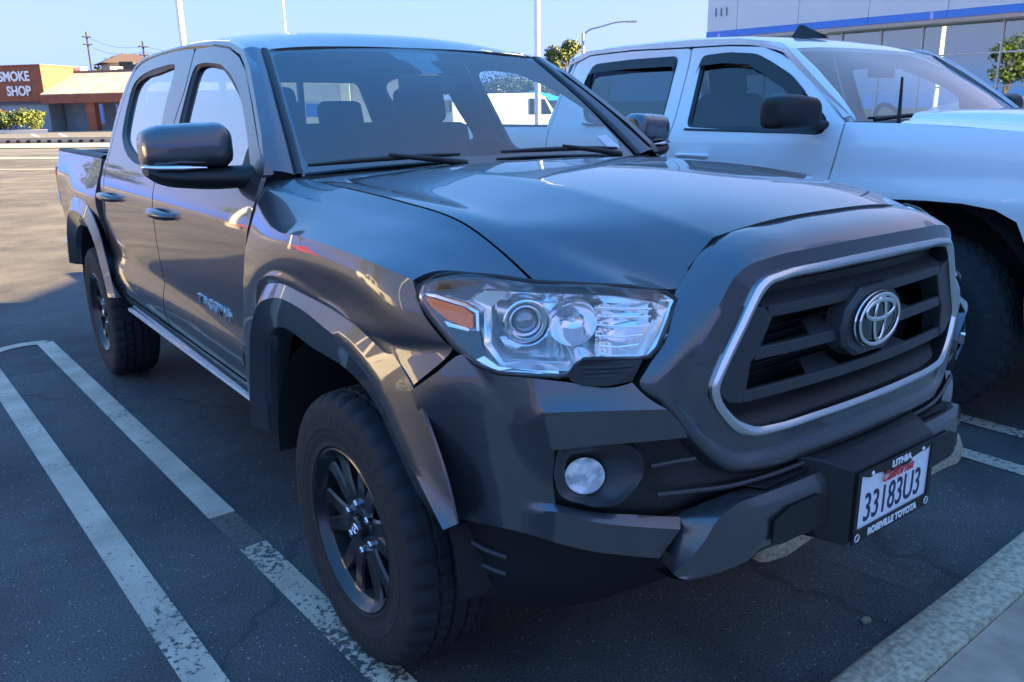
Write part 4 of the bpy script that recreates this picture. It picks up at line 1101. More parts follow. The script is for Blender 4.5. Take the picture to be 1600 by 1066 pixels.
def wheel(name, loc, s, parent, R0=.375, rr=.222, spokes='split', rim_mat=None, proto=None):
    if proto is not None:
        w_ = proto.copy(); COL.objects.link(w_); w_.parent = parent; w_.location = loc
        w_.rotation_euler = (R(random.uniform(0, 40)), 0, 0 if s > 0 else math.pi)
        for ch in list(proto.children):
            c = ch.copy(); COL.objects.link(c); c.parent = w_
            for g in ch.children: g2 = g.copy(); COL.objects.link(g2); g2.parent = c
        return w_
    rim_mat = rim_mat or rimblack
    # outward is +x in the local frame
    v, f = tyre_arrays(R0, .122, rr)
    w_ = mk(name, [(0, 0, 0)], [], dark, parent)
    w_.location = loc; w_.rotation_euler = (R(8), 0, 0 if s > 0 else math.pi)
    mk('tyre', v, f, rubber, w_, 40)
    mb = MB()
    v, f = lathe([(.088,rr-.024),(.100,rr-.010),(.112,rr-.006),(.117,rr-.001),(.115,rr+.004),(.108,rr+.002)], 72); mb.add(v, f)
    rim = mb.make('rim', rim_mat, w_, 45)
    v, f = lathe([(-.10,rr-.006),(-.10,rr-.018),(0,rr-.032),(.088,rr-.024)], 60); mk('rim_barrel', v, f, dark, rim, 50)
    v, f = lathe([(-.03,.0005),(-.03,rr-.03)], 48); mk('brake_disc', v, f, dark, rim)
    # spokes
    n = 6
    for i in range(n):
        for sd in (-1, 1):
            th0 = 2*math.pi*i/n
            rows = []
            for t, r in enumerate((.040, .075, .115, .155, .190, rr-.010)):
                k = t/5
                ang = th0+sd*(R(9)*(1-k)**1.5*0+R(9.0)+R(4.5)*k)
                wd = [.024, .026, .025, .024, .025, .030][t]
                xo = [.070, .080, .084, .084, .086, .098][t]
                c, s_ = math.cos(ang), math.sin(ang)
                rad = Vector((0, c, s_)); tan = Vector((0, -s_, c))
                p = rad*r
                rows.append([p+tan*(-wd)+Vector((xo-.045, 0, 0)), p+tan*(-wd)+Vector((xo-.006, 0, 0)), p+tan*(-wd*.72)+Vector((xo, 0, 0)), p+tan*(wd*.72)+Vector((xo, 0, 0)), p+tan*wd+Vector((xo-.006, 0, 0)), p+tan*wd+Vector((xo-.045, 0, 0))])
            A = grid([[tuple(q) for q in r] for r in rows], (3, 1), ((), (1, 2, 3, 4)))
            V, F = shell(A, 0, hint=(-.3, rows[2][2][1], rows[2][2][2]))
            mk('spoke', V, F, rim_mat, rim, 30)
    v, f = lathe([(.02,.062),(.072,.060),(.080,.054),(.080,.036),(.074,.034),(.074,.031),(.092,.030),(.096,.026),(.097,.0005)], 36)
    hub = mk('hub', v, f, rim_mat, w_, 30)
    for i in range(6):
        th = 2*math.pi*(i+.5)/6
        v, f = lathe([(.06,.0125),(.088,.0115),(.092,.008),(.092,.0005)], 6, (0, .066*math.cos(th), .066*math.sin(th)))
        mk('lug_nut', v, f, satin, hub, 30)
    mb = MB()
    def el(cy, cz, a, b):
        v, f = tube([(.098, cy+a*math.cos(2*math.pi*q/28), cz+b*math.sin(2*math.pi*q/28)) for q in range(28)], .0016, 6, closed=True); mb.add(v, f)
    el(0, 0, .019, .0135); el(0, .005, .0125, .005); el(0, 0, .005, .012)
    mb.make('wheel_emblem', chrome, hub, 60)
    return w_
w0 = wheel('wheel', (-.800, 0, .372), -1, T)
wheel('wheel', (.800, 0, .372), 1, T, proto=w0)
wheel('wheel', (-.805, 3.24, .372), -1, T, proto=w0)
wheel('wheel', (.805, 3.24, .372), 1, T, proto=w0)

# ------------------------------------------------------------------ cabin
def rbox(c, s, r=.05, seg=4, rot=None):
    bm = bmesh.new(); bmesh.ops.create_cube(bm, size=1.0)
    for v in bm.verts: v.co = Vector((v.co.x*s[0], v.co.y*s[1], v.co.z*s[2]))
    bmesh.ops.bevel(bm, geom=bm.edges[:]+bm.verts[:], offset=min(r, min(s)*.49), segments=seg, profile=.6, affect='EDGES')
    bm.verts.ensure_lookup_table()
    V = [(rot @ v.co if rot is not None else v.co)+Vector(c) for v in bm.verts]; F = [tuple(v.index for v in f.verts) for f in bm.faces]
    bm.free(); return V, F
def seat(x, y, wdt, rear=False):
    o = mk('seat', *rbox((x, y, .83), (wdt, .50, .16), .06), interior, T, 60)
    rot = Matrix.Rotation(R(-14), 3, 'X')
    mk('seat_backrest', *rbox((x, y+.30, 1.12), (wdt*.96, .13, .56), .06, rot=rot), interior, o, 60)
    hs_ = [x] if not rear else [x-.36, x+.36, x]
    for k, hx in enumerate(hs_):
        mk('headrest', *rbox((hx, y+.385, 1.475 if not rear else 1.43), (.26, .10, .17), .05, rot=rot), interior, o, 60)
        m = MB(); 
        for q in (-.05, .05): m.add(*tube([(hx+q, y+.37, 1.32), (hx+q, y+.38, 1.42)], .008, 8))
        m.make('headrest_posts', chrome, o, 60)
seat(-.38, 1.35, .50); seat(.38, 1.35, .50); seat(0, 2.20, 1.40, True)
V, F = shell(grid([[(-.80,.66,1.235),(-.3,.70,1.245),(.3,.70,1.245),(.80,.66,1.235)],[(-.80,.86,1.225),(-.3,.88,1.235),(.18,.88,1.245),(.80,.86,1.225)],[(-.80,1.02,1.17),(-.3,1.02,1.17),(.3,1.03,1.20),(.80,1.02,1.17)],[(-.80,1.02,.85),(-.3,1.02,.85),(.3,1.02,.85),(.80,1.02,.85)]], (4, 5)), .02, hint=(0, .8, .8))
dash = mk('dashboard', V, F, interior_dark, T, 50)
mk('gauge_hood', *ellipsoid((.38, .93, 1.215), (.21, .13, .055), 24, 12), interior_dark, dash, 60)
rot = Matrix.Rotation(R(-28), 3, 'X')
pth = [Vector((.38, 1.10, 1.165))+rot @ Vector((.185*math.cos(a), 0, .185*math.sin(a))) for a in [2*math.pi*i/36 for i in range(36)]]
sw = mk('steering_wheel', *tube(pth, .015, 10, closed=True), interior_dark, T, 60)
m = MB(); m.add(*ellipsoid((.38, 1.10, 1.165), (.07, .03, .06), 16, 10))
m.add(*box((.38, 1.10, 1.165), (.35, .02, .035))); m.make('steering_hub', interior_dark, sw, 60)
mirr = mk('rear_view_mirror', *rbox((0, 1.02, 1.545), (.25, .03, .07), .014), interior_dark, T, 60)
for s in (-1, 1):
    m = MB(); m.add(*box((s*.80, 1.80, 1.0), (.02, .06, .5))); 
    V, F = tube([(s*.775, 1.78, 1.24), (s*.71, 1.77, 1.48), (s*.62, 1.75, 1.70)], .03, 8, flat=.5); m.add(V, F); m.make('seat_belt_post', interior_dark, T, 50)
    V, F = tube([(s*.735, 1.70, 1.46), (s*.60, 1.60, 1.25), (s*.57, 1.52, .95)], .024, 8, flat=.08); mk('seat_belt', V, F, dark, T, 60)

# ------------------------------------------------------------------ the white pickup in the next bay
W = thing('pickup_truck', (3.03, 0, 0), 'white crew cab pickup truck with black mirrors parked beside the dark grey truck', 'pickup truck')
_wp = interp(np.array([(a, 0, b) for a, b in [(.90,.42),(.955,.50),(.985,.62),(.985,.80),(.982,.90),(.990,1.00),(.995,1.10),(.992,1.20),(.978,1.29),(.958,1.335),(.90,1.45),(.84,1.58),(.785,1.70),(.762,1.752)]]), 6, (9,))
def wx(z): return float(np.interp(z, _wp[:, 2], _wp[:, 0]))
def wfn(off=0.0, arch=True):
    def f(y, z):
        b = 0
        if arch:
            for yc in (.05, 3.69):
                b += .028*math.exp(-((y-yc)/.62)**6)*(1/(1+math.exp((z-1.075)/.010)))
        return (-(wx(z)+off+b), y, z)
    return f
def wpart(name, outl, holes=(), mat=whitep, step=.05, off=0.0, parent=W, thick=.02, arch=True):
    r = None
    for right in (True, False):
        V, F = sheet(outl, list(holes), wfn(off, arch), step, thick, (1, 0, 0))
        if not right: V = mirV(V); F = revF(F)
        o = mk(name, V, F, mat, parent, 40)
        if right: r = o
    return r
# fender
def arc(yc, zc, ry, rz, a0, a1, n=16): return [(yc+ry*math.cos(R(a0+(a1-a0)*i/n)), zc+rz*math.sin(R(a0+(a1-a0)*i/n))) for i in range(n+1)]
arch_f = [(.56,.42),(.55,.62),(.51,.80),(.44,.93),(.34,.99),(.20,1.013),(.05,1.018),(-.12,1.017),(-.26,1.000),(-.35,.955),(-.395,.86),(-.42,.70),(-.435,.45)]
fender_o = [(.515,1.362),(.512,1.30),(.520,1.21),(.538,1.12),(.56,.95),(.60,.70),(.62,.45)]+arch_f+[(-.60,.45),(-.92,.50),(-.98,.70),(-.98,1.10),(-.95,1.20),(-.80,1.262),(-.50,1.300),(-.10,1.335),(.20,1.355)]
wpart('front_fender', fender_o)
arch_r = [(3.69-p[0], p[1]) for p in arch_f]
bed_o = [(2.84,1.33),(2.84,.45)]+[(p[0], p[1]) for p in arch_r[::-1]][0:0]+[(3.69-.62,.45)]+[(3.69+(-p[0]), p[1]) for p in arch_f]+[(3.69+.60,.5),(5.0,.55),(5.05,1.33)]
wpart('bed_side', bed_o)
# doors: skins with window holes, plus glass, visor, seal
wf_win = [(.62,1.375),(.615,1.31),(.66,1.300),(1.10,1.318),(1.54,1.335),(1.60,1.755-.02),(1.40,1.742),(1.20,1.722),(1.08,1.672),(.92,1.595),(.82,1.520)]
wr_win = [(1.74,1.341),(2.30,1.352),(2.45,1.365),(2.52,1.44),(2.575,1.60),(2.585,1.70),(2.54,1.738),(2.2,1.748),(1.79,1.745)]
wf_o = [(.525,1.362),(.522,1.30),(.530,1.21),(.548,1.12),(.57,.95),(.61,.70),(.63,.55),(1.665,.55),(1.665,1.10),(1.645,1.30),(1.640,1.345),(1.69,1.79),(1.40,1.782),(1.17,1.762),(1.03,1.712),(.88,1.628),(.70,1.49),(.545,1.375)]
wr_o = [(1.65,1.345),(1.655,1.30),(1.675,1.10),(1.675,.55),(2.70,.55),(2.80,.75),(2.815,1.05),(2.80,1.355),(2.79,1.60),(2.74,1.76),(2.60,1.80),(2.2,1.806),(1.70,1.79)]
for nm, o_, w__, hy in (('front_door', wf_o, wf_win, (1.34, 1.57)), ('rear_door', wr_o, wr_win, (2.45, 2.68))):
    for right in (True, False):
        V, F = sheet(rnd(o_, .02, 2), [rnd(w__, .04, 3)], wfn(), .055, .02, (1, 0, 0))
        if not right: V = mirV(V); F = revF(F)
        d = mk(nm, V, F, whitep, W, 40)
        sgn = -1 if right else 1
        n_ = rnd(w__, .04, 3); c = Vector((sum(p[0] for p in n_)/len(n_), sum(p[1] for p in n_)/len(n_)))
        def shr(p, dd, c=c):
            v = Vector(p)-c; return tuple(c+v*(1-dd/v.length))
        ro_ = [(sgn*(wx(p[1])-.003), p[0], p[1]) for p in n_]; ri_ = [(sgn*(wx(shr(p, .022)[1])-.010), *shr(p, .022)) for p in n_]
        V, F = ringprism(ro_, ri_, (-sgn*.02, 0, 0)); mk('window_seal', V, F, sealr, d, 30)
        V, F = sheet([shr(p, .012) for p in n_], [], wfn(-.018, False), .12, 0, (1, 0, 0))
        if not right: V = mirV(V); F = revF(F)
        mk('window_glass', V, F, glass_tint if nm == 'rear_door' else glass_far, d, 60)
        # dark rain visor along the top of the window
        up = [p for p in n_ if p[1] > 1.50]
        up.sort(key=lambda p: p[0])
        lo_ = [(p[0]+(.03 if p[0] < 1.2 and nm == 'front_door' else 0), p[1]-.052) for p in up]
        rows = [[(sgn*(wx(p[1])+.004), p[0], p[1]+.008) for p in up], [(sgn*(wx(p[1])+.016), p[0], p[1]-.012) for p in up], [(sgn*(wx(p[1])+.016), p[0], p[1]) for p in lo_]]
        V, F = shell(grid(rows, (2, 1)), .003, hint=(0, 1.5, 1.5)); mk('rain_visor', V, F, sealr, d, 50)
        if nm == 'front_door':
            # black sail in the front corner of the window
            V, F = prism([(sgn*(wx(p[1])-.001), p[0], p[1]) for p in [(.625,1.372),(.620,1.315),(.665,1.306),(.86,1.312),(.86,1.50),(.80,1.49)]], (-sgn*.006, 0, 0)); mk('mirror_sail', V, F, blackp, d)
        path = [(sgn*.985, hy[0], 1.175), (sgn*1.015, hy[0]+.03, 1.178), (sgn*1.024, (hy[0]+hy[1])/2, 1.180), (sgn*1.015, hy[1]-.03, 1.178), (sgn*.985, hy[1], 1.175)]
        V, F = tube(path, .017, 10, flat=.7); mk('door_handle', V, F, blackp if nm == 'none' else whitep, d, 60)
        # belt strip
        ys = np.linspace(.66, 1.54, 8) if nm == 'front_door' else np.linspace(1.74, 2.45, 6)
        V, F = tube([(sgn*(wx(1.32)-.001), y, 1.300+.020*(y-.66)+.006 if nm == 'front_door' else 1.338+.02*(y-1.74)) for y in ys], .012, 6, flat=.6); mk('belt_strip', V, F, sealr, d, 60)
# cab rim above/behind the doors, A-posts
cab_o = [(.533,1.385),(.69,1.498),(.872,1.637),(1.025,1.721),(1.165,1.771),(1.40,1.791),(1.70,1.799),(2.2,1.815),(2.60,1.809),(2.75,1.768),(2.80,1.60),(2.81,1.355),(2.825,1.05),(2.81,.75),(2.71,.54),(2.84,.54),(2.84,1.45),(2.80,1.66),(2.76,1.80),(2.62,1.835),(2.2,1.842),(1.7,1.838),(1.35,1.822),(1.13,1.790),(.97,1.740),(.80,1.63),(.62,1.497),(.50,1.395)]
wpart('cab_side', cab_o, step=.035, arch=False)
wws = [(-.80,.985,1.735),(-.845,.85,1.640),(-.885,.70,1.530),(-.925,.55,1.425),(-.945,.475,1.368)]
wap = [(-.752,1.10,1.785),(-.80,.93,1.716),(-.835,.79,1.625),(-.885,.615,1.492),(-.935,.50,1.392)]
for s in (1, -1):
    V, F = shell(grid([[(s*(p[0]+.03), p[1]+.05, p[2]-.01) for p in wws], [(s*p[0], p[1]-.01, p[2]) for p in wws], [(s*p[0], p[1], p[2]) for p in wap], [(s*p[0], p[1]+.04, p[2]-.01) for p in wap]], (4, 5), ((1,), ())), 0, hint=(0, 1.5, 1.2))
    mk('windshield_post', V, F, whitep, W, 50)
wroof = [[(0,1.035,1.765),(.40,1.02,1.760),(.66,1.0,1.748),(.79,.985,1.738)],[(0,1.25,1.825),(.40,1.24,1.820),(.66,1.22,1.806),(.762,1.20,1.788)],[(0,1.7,1.872),(.40,1.7,1.866),(.66,1.7,1.850),(.742,1.7,1.832)],[(0,2.2,1.880),(.40,2.2,1.874),(.66,2.2,1.858),(.742,2.2,1.838)],[(0,2.65,1.862),(.40,2.65,1.856),(.66,2.64,1.842),(.75,2.62,1.826)],[(0,2.84,1.80),(.40,2.84,1.796),(.66,2.83,1.785),(.78,2.80,1.77)]]
V, F = join_half(grid(wroof, (6, 6)), .02, (0, 2, 1)); mk('roof', V, F, whitep, W, 50)
V, F = join_half(grid([[(p[0]*.96, min(max(p[1], 1.06), 2.78), p[2]-.05) for p in r] for r in wroof], (2, 2)), 0, (0, 2, 1)); mk('headliner', V, F, headliner, W, 50)
WG = grid([[(-.80,.98,1.735),(-.4,1.01,1.757),(0,1.03,1.763),(.4,1.01,1.757),(.80,.98,1.735)],[(-.885,.69,1.530),(-.45,.66,1.562),(0,.65,1.570),(.45,.66,1.562),(.885,.69,1.530)],[(-.945,.465,1.360),(-.48,.36,1.372),(0,.33,1.376),(.48,.36,1.372),(.945,.465,1.360)]], (6, 6))
V, F = shell(WG, 0, hint=(0, 2, .5)); wws_o = mk('windshield', V, F, glass_ws, W, 60)
V, F = tube([(-.90+.012,.40,1.372),(-.72,.36,1.385),(-.50,.335,1.392)], .010, 8); mk('wiper', V, F, blackp, W, 60)
V, F = tube([(-.89,.43,1.380),(-.55,.335,1.392),(-.22,.30,1.398)], .007, 8); mk('wiper_blade', V, F, sealr, W, 60)
V, F = tube([(-.865,.29,1.35),(-.866,.295,1.565)], [.010,.006], 8); mk('antenna', V, F, blackp, W, 60)
V, F = shell(grid([[(-.93,.47,1.366),(0,.335,1.372),(.93,.47,1.366)],[(-.93,.36,1.345),(0,.20,1.350),(.93,.36,1.345)]], (2, 6)), 0, hint=(0, .3, 0)); mk('cowl_panel', V, F, blackp, W, 60)
fin = [(-.02,1.30,1.862),(.0,1.30,1.863),(0,1.50,1.876),(0,1.49,1.935),(0,1.44,1.945),(0,1.38,1.905)]
mb = MB(); v = []; 
rows = [[(-.03,1.28,1.845),(-.032,1.40,1.853),(-.03,1.52,1.86)],[(-.016,1.33,1.875),(-.014,1.42,1.90),(-.014,1.50,1.90)],[(0,1.40,1.905),(0,1.45,1.935),(0,1.485,1.935)],[(.016,1.33,1.875),(.014,1.42,1.90),(.014,1.50,1.90)],[(.03,1.28,1.845),(.032,1.40,1.853),(.03,1.52,1.86)]]
V, F = shell(grid(rows, (3, 3)), 0, hint=(0, 1.4, 1.8)); mk('roof_antenna_fin', V, F, blackp, W, 60)
# hood: high shoulders with a raised middle
whood = [[(0,.26,1.412),(.35,.28,1.412),(.62,.30,1.408),(.73,.29,1.398),(.80,.27,1.372),(.88,.25,1.366),(.940,.24,1.357)],
 [(0,-.10,1.412),(.35,-.10,1.412),(.62,-.10,1.405),(.72,-.10,1.394),(.79,-.10,1.360),(.87,-.10,1.350),(.945,-.10,1.338)],
 [(0,-.50,1.385),(.35,-.50,1.385),(.62,-.50,1.375),(.72,-.50,1.362),(.80,-.50,1.330),(.87,-.50,1.318),(.950,-.50,1.302)],
 [(0,-.80,1.345),(.35,-.80,1.345),(.62,-.80,1.335),(.72,-.80,1.322),(.80,-.79,1.295),(.87,-.79,1.282),(.948,-.78,1.264)],
 [(0,-.97,1.27),(.35,-.97,1.27),(.62,-.96,1.265),(.72,-.96,1.255),(.80,-.95,1.235),(.87,-.94,1.22),(.93,-.93,1.205)]]
V, F = join_half(grid(whood, (6, 6), ((), (3,))), .02, (0, 0, .6)); mk('hood', V, F, whitep, W, 45)
# nose: bumper, grille, lamps (outside the photograph's frame, plain but complete)
mb = MB(); mb.add(*box((0, -1.02, .96), (1.30, .08, .44))); mb.make('grille', blackp, W, None, bevel=.02)
mb = MB(); mb.add(*box((0, -1.06, .60), (1.92, .20, .28))); mb.make('front_bumper', chrome, W, None, bevel=.05)
for s in (-1, 1):
    mb = MB(); mb.add(*box((s*.80, -.985, 1.02), (.30, .10, .30))); mb.make('headlight', silver, W, None, bevel=.03)
    mb = MB(); mb.add(*box((s*.88, 5.03, 1.05), (.12, .10, .45))); mb.make('tail_light', redl, W, None, bevel=.02)
mb = MB(); mb.add(*box((0, 5.03, .95), (1.64, .06, .72))); mb.make('tailgate', whitep, W, None, bevel=.02)
mb = MB(); mb.add(*box((0, 5.12, .58), (1.85, .18, .20))); mb.make('rear_bumper', chrome, W, None, bevel=.04)
for s in (1, -1):
    V, F = shell(grid([[(s*.955,2.86,1.325),(s*.95,5.03,1.335)],[(s*.93,2.86,1.345),(s*.93,5.03,1.355)],[(s*.84,2.86,1.345),(s*.84,5.03,1.355)],[(s*.82,2.86,.85),(s*.82,5.03,.85)]], (3, 3), ((1, 2), ())), 0, hint=(s*.88, 4, .6)); mk('bed_rail', V, F, blackp, W, 40)
mb = MB(); mb.add(*box((0, 3.93, .86), (1.66, 2.2, .04))); mb.make('bed_floor', blackp, W)
V, F = sheet([(-.74,1.80),(.74,1.80),(.90,1.42),(.95,1.33),(.95,.60),(-.95,.60),(-.95,1.33),(-.90,1.42)], [rnd([(-.62,1.72),(.62,1.72),(.72,1.42),(-.72,1.42)], .05, 3)], lambda x, z: (x, 2.84, z), .2, .02, (0, -1, 0)); mk('cab_back', V, F, whitep, W, 40)
V, F = sheet([(-.62,1.72),(.62,1.72),(.72,1.42),(-.72,1.42)], [], lambda x, z: (x, 2.83, z), .3, 0, (0, -1, 0)); mk('rear_window', V, F, glass_tint, W, 60)
mb = MB()
mb.add(*box((0, 1.75, .60), (1.84, 2.2, .12))).add(*box((0, .66, .95), (1.80, .05, .70))).add(*box((0, -.3, .70), (1.10, 1.2, .30))).add(*box((0, 2.9, .60), (1.2, 3.8, .14)))
mb.make('underbody', dark, W)
for yc in (.05, 3.69):
    for s in (1, -1):
        n = 15; o = [(s*.96, yc+.53*math.cos(math.pi*i/(n-1)), .45+.56*math.sin(math.pi*i/(n-1))) for i in range(n)]
        V, F = shell(grid([o, [(s*.55, p[1], p[2]) for p in o]], (1, 1)), 0, hint=(s*.7, yc, 3)); m_ = MB(); m_.add(V, F)
        m_.add(*prism([(s*.56, p[1], p[2]) for p in o], (s*-.02, 0, 0))); m_.make('wheel_well', dark, W, 50)
for s in (1, -1):
    # mirror housing with black arm
    rows = []
    for x, ry, rz, zc in [(1.30,.02,.045,1.405),(1.292,.060,.070,1.410),(1.24,.088,.080,1.415),(1.10,.092,.078,1.412),(1.045,.080,.068,1.408),(1.035,.05,.045,1.405)]:
        rows.append([(s*x, .66+.16*(x-1.0)+ry*math.copysign(abs(math.cos(2*math.pi*k/16))**.6, math.cos(2*math.pi*k/16)), zc+rz*math.copysign(abs(math.sin(2*math.pi*k/16))**.6, math.sin(2*math.pi*k/16))) for k in range(16)])
    A = grid(rows, (3, 2), closed=(False, True)); V, F = shell(A, 0, hint=(s*1.13, .66, 1.40), closed=(False, True)); m = MB(); m.add(V, F)
    m.add([tuple(p) for p in A[0]], [tuple(range(A.shape[1]))]); m.add([tuple(p) for p in A[-1]], [tuple(range(A.shape[1]))])
    mo = m.make('side_mirror', blackp, W, 50)
    V, F = tube([(s*1.10, .655, 1.375), (s*1.0, .64, 1.350), (s*.94, .64, 1.345)], [.028,.034,.040], 10, flat=.7); mk('mirror_arm', V, F, blackp, mo, 60)
w1 = wheel('wheel', (-.895, .05, .430), -1, W, R0=.430, rr=.262, rim_mat=bright)
wheel('wheel', (.895, .05, .430), 1, W, proto=w1); wheel('wheel', (-.895, 3.69, .430), -1, W, proto=w1); wheel('wheel', (.895, 3.69, .430), 1, W, proto=w1)
for x in (-.42, .42):
    st_ = mk('seat', *rbox((x, 1.30, .95), (.54, .52, .18), .06), interior, W, 60)
    rot = Matrix.Rotation(R(-12), 3, 'X'); mk('seat_backrest', *rbox((x, 1.60, 1.24), (.52, .14, .58), .06, rot=rot), interior, st_, 60); mk('headrest', *rbox((x, 1.68, 1.60), (.28, .11, .18), .05, rot=rot), interior, st_, 60)
mk('rear_bench', *rbox((0, 2.45, 1.20), (1.5, .16, .60), .06), interior, W, 60)
V, F = shell(grid([[(-.88,.55,1.335),(.88,.55,1.335)],[(-.88,.80,1.325),(.88,.80,1.325)],[(-.88,.92,1.22),(.88,.92,1.22)],[(-.88,.92,.9),(.88,.92,.9)]], (3, 4)), .02, hint=(0, .7, .9)); mk('dashboard', V, F, interior_dark, W, 50)
pth = [Vector((.42, 1.02, 1.27))+Matrix.Rotation(R(-25), 3, 'X') @ Vector((.19*math.cos(a), 0, .19*math.sin(a))) for a in [2*math.pi*i/30 for i in range(30)]]
mk('steering_wheel', *tube(pth, .015, 8, closed=True), interior_dark, W, 60)
mk('rear_view_mirror', *rbox((0, .90, 1.635), (.26, .03, .08), .014), interior_dark, W, 60)

# ------------------------------------------------------------------ ground
def struct(name, V, F, mat, smooth=None, kind='structure'):
    o = mk(name, V, F, mat, None, smooth); o['kind'] = kind; return o
asph = principled('asphalt', (.05,.05,.05), .82, spec=.35)
def asphalt_nodes(m, shade=1.0, paintmix=None, pc=(.27,.45)):
    b = m.node_tree.nodes['Principled BSDF']
    tc = nd(m, 'ShaderNodeTexCoord'); co_ = tc.outputs['Object']
    n1 = nd(m, 'ShaderNodeTexNoise'); n1.inputs['Scale'].default_value = .35; n1.inputs['Detail'].default_value = 6; lk(m, co_, n1.inputs['Vector'])
    n2 = nd(m, 'ShaderNodeTexNoise'); n2.inputs['Scale'].default_value = 160; n2.inputs['Detail'].default_value = 3; lk(m, co_, n2.inputs['Vector'])
    v = nd(m, 'ShaderNodeTexVoronoi'); v.inputs['Scale'].default_value = 110; lk(m, co_, v.inputs['Vector'])
    n3 = nd(m, 'ShaderNodeTexNoise'); n3.inputs['Scale'].default_value = 5; n3.inputs['Detail'].default_value = 8; lk(m, co_, n3.inputs['Vector'])
    r1 = nd(m, 'ShaderNodeValToRGB'); e = r1.color_ramp.elements; e[0].position = .30; e[1].position = .72
    e[0].color = (.050*shade,.050*shade,.051*shade,1); e[1].color = (.105*shade,.102*shade,.096*shade,1); lk(m, n1.outputs[0], r1.inputs[0])
    r2 = nd(m, 'ShaderNodeValToRGB'); e = r2.color_ramp.elements; e[0].position = .32; e[1].position = .70; e[0].color = (.45,.45,.45,1); e[1].color = (1.6,1.6,1.6,1); lk(m, n2.outputs[0], r2.inputs[0])
    mu = nd(m, 'ShaderNodeMix'); mu.data_type = 'RGBA'; mu.blend_type = 'MULTIPLY'; mu.inputs['Factor'].default_value = 1; lk(m, r1.outputs[0], mu.inputs['A']); lk(m, r2.outputs[0], mu.inputs['B'])
    # pale aggregate flecks
    ls = nd(m, 'ShaderNodeMath'); ls.operation = 'GREATER_THAN'; ls.inputs[1].default_value = .955
    sp = nd(m, 'ShaderNodeSeparateColor'); lk(m, v.outputs['Color'], sp.inputs[0]); lk(m, sp.outputs[0], ls.inputs[0])
    d_ = nd(m, 'ShaderNodeMath'); d_.operation = 'LESS_THAN'; d_.inputs[1].default_value = .32; lk(m, v.outputs['Distance'], d_.inputs[0])
    mm = nd(m, 'ShaderNodeMath'); mm.operation = 'MULTIPLY'; lk(m, ls.outputs[0], mm.inputs[0]); lk(m, d_.outputs[0], mm.inputs[1])
    m2 = nd(m, 'ShaderNodeMix'); m2.data_type = 'RGBA'; lk(m, mm.outputs[0], m2.inputs['Factor']); lk(m, mu.outputs['Result'], m2.inputs['A']); m2.inputs['B'].default_value = (.30,.29,.27,1)
    vb = nd(m, 'ShaderNodeTexVoronoi'); vb.inputs['Scale'].default_value = 38; lk(m, co_, vb.inputs['Vector'])
    sb = nd(m, 'ShaderNodeSeparateColor'); lk(m, vb.outputs['Color'], sb.inputs[0]); gb = nd(m, 'ShaderNodeMath'); gb.operation = 'GREATER_THAN'; gb.inputs[1].default_value = .93; lk(m, sb.outputs[1], gb.inputs[0])
    db = nd(m, 'ShaderNodeMath'); db.operation = 'LESS_THAN'; db.inputs[1].default_value = .16; lk(m, vb.outputs['Distance'], db.inputs[0]); mb_ = nd(m, 'ShaderNodeMath'); mb_.operation = 'MULTIPLY'; lk(m, gb.outputs[0], mb_.inputs[0]); lk(m, db.outputs[0], mb_.inputs[1])
    m2b = nd(m, 'ShaderNodeMix'); m2b.data_type = 'RGBA'; lk(m, mb_.outputs[0], m2b.inputs['Factor']); lk(m, m2.outputs['Result'], m2b.inputs['A']); m2b.inputs['B'].default_value = (.24,.23,.21,1)
    # oil and tyre staining
    no = nd(m, 'ShaderNodeTexNoise'); no.inputs['Scale'].default_value = 1.1; no.inputs['Detail'].default_value = 9; no.inputs['Roughness'].default_value = .62; lk(m, co_, no.inputs['Vector'])
    ro__ = nd(m, 'ShaderNodeValToRGB'); e = ro__.color_ramp.elements; e[0].position = .40; e[1].position = .58; e[0].color = (.66,.66,.67,1); e[1].color = (1.12,1.12,1.1,1); lk(m, no.outputs[0], ro__.inputs[0])
    m2 = nd(m, 'ShaderNodeMix'); m2.data_type = 'RGBA'; m2.blend_type = 'MULTIPLY'; m2.inputs['Factor'].default_value = 1; lk(m, m2b.outputs['Result'], m2.inputs['A']); lk(m, ro__.outputs[0], m2.inputs['B'])
    # hairline cracks
    w1 = nd(m, 'ShaderNodeTexNoise'); w1.inputs['Scale'].default_value = 2.2; w1.inputs['Detail'].default_value = 8; lk(m, co_, w1.inputs['Vector'])
    vm = nd(m, 'ShaderNodeVectorMath'); vm.operation = 'MULTIPLY_ADD'; lk(m, w1.outputs['Color'], vm.inputs[0]); vm.inputs[1].default_value = (.55,.55,.55); lk(m, co_, vm.inputs[2])
    vc = nd(m, 'ShaderNodeTexVoronoi'); vc.feature = 'DISTANCE_TO_EDGE'; vc.inputs['Scale'].default_value = .42; lk(m, vm.outputs[0], vc.inputs['Vector'])
    cr = nd(m, 'ShaderNodeValToRGB'); e = cr.color_ramp.elements; e[0].position = .001; e[1].position = .0065; e[0].color = (.35,.35,.35,1); e[1].color = (1,1,1,1); lk(m, vc.outputs['Distance'], cr.inputs[0])
    m3 = nd(m, 'ShaderNodeMix'); m3.data_type = 'RGBA'; m3.blend_type = 'MULTIPLY'; m3.inputs['Factor'].default_value = .6; lk(m, m2.outputs['Result'], m3.inputs['A']); lk(m, cr.outputs[0], m3.inputs['B'])
    out = m3.outputs['Result']
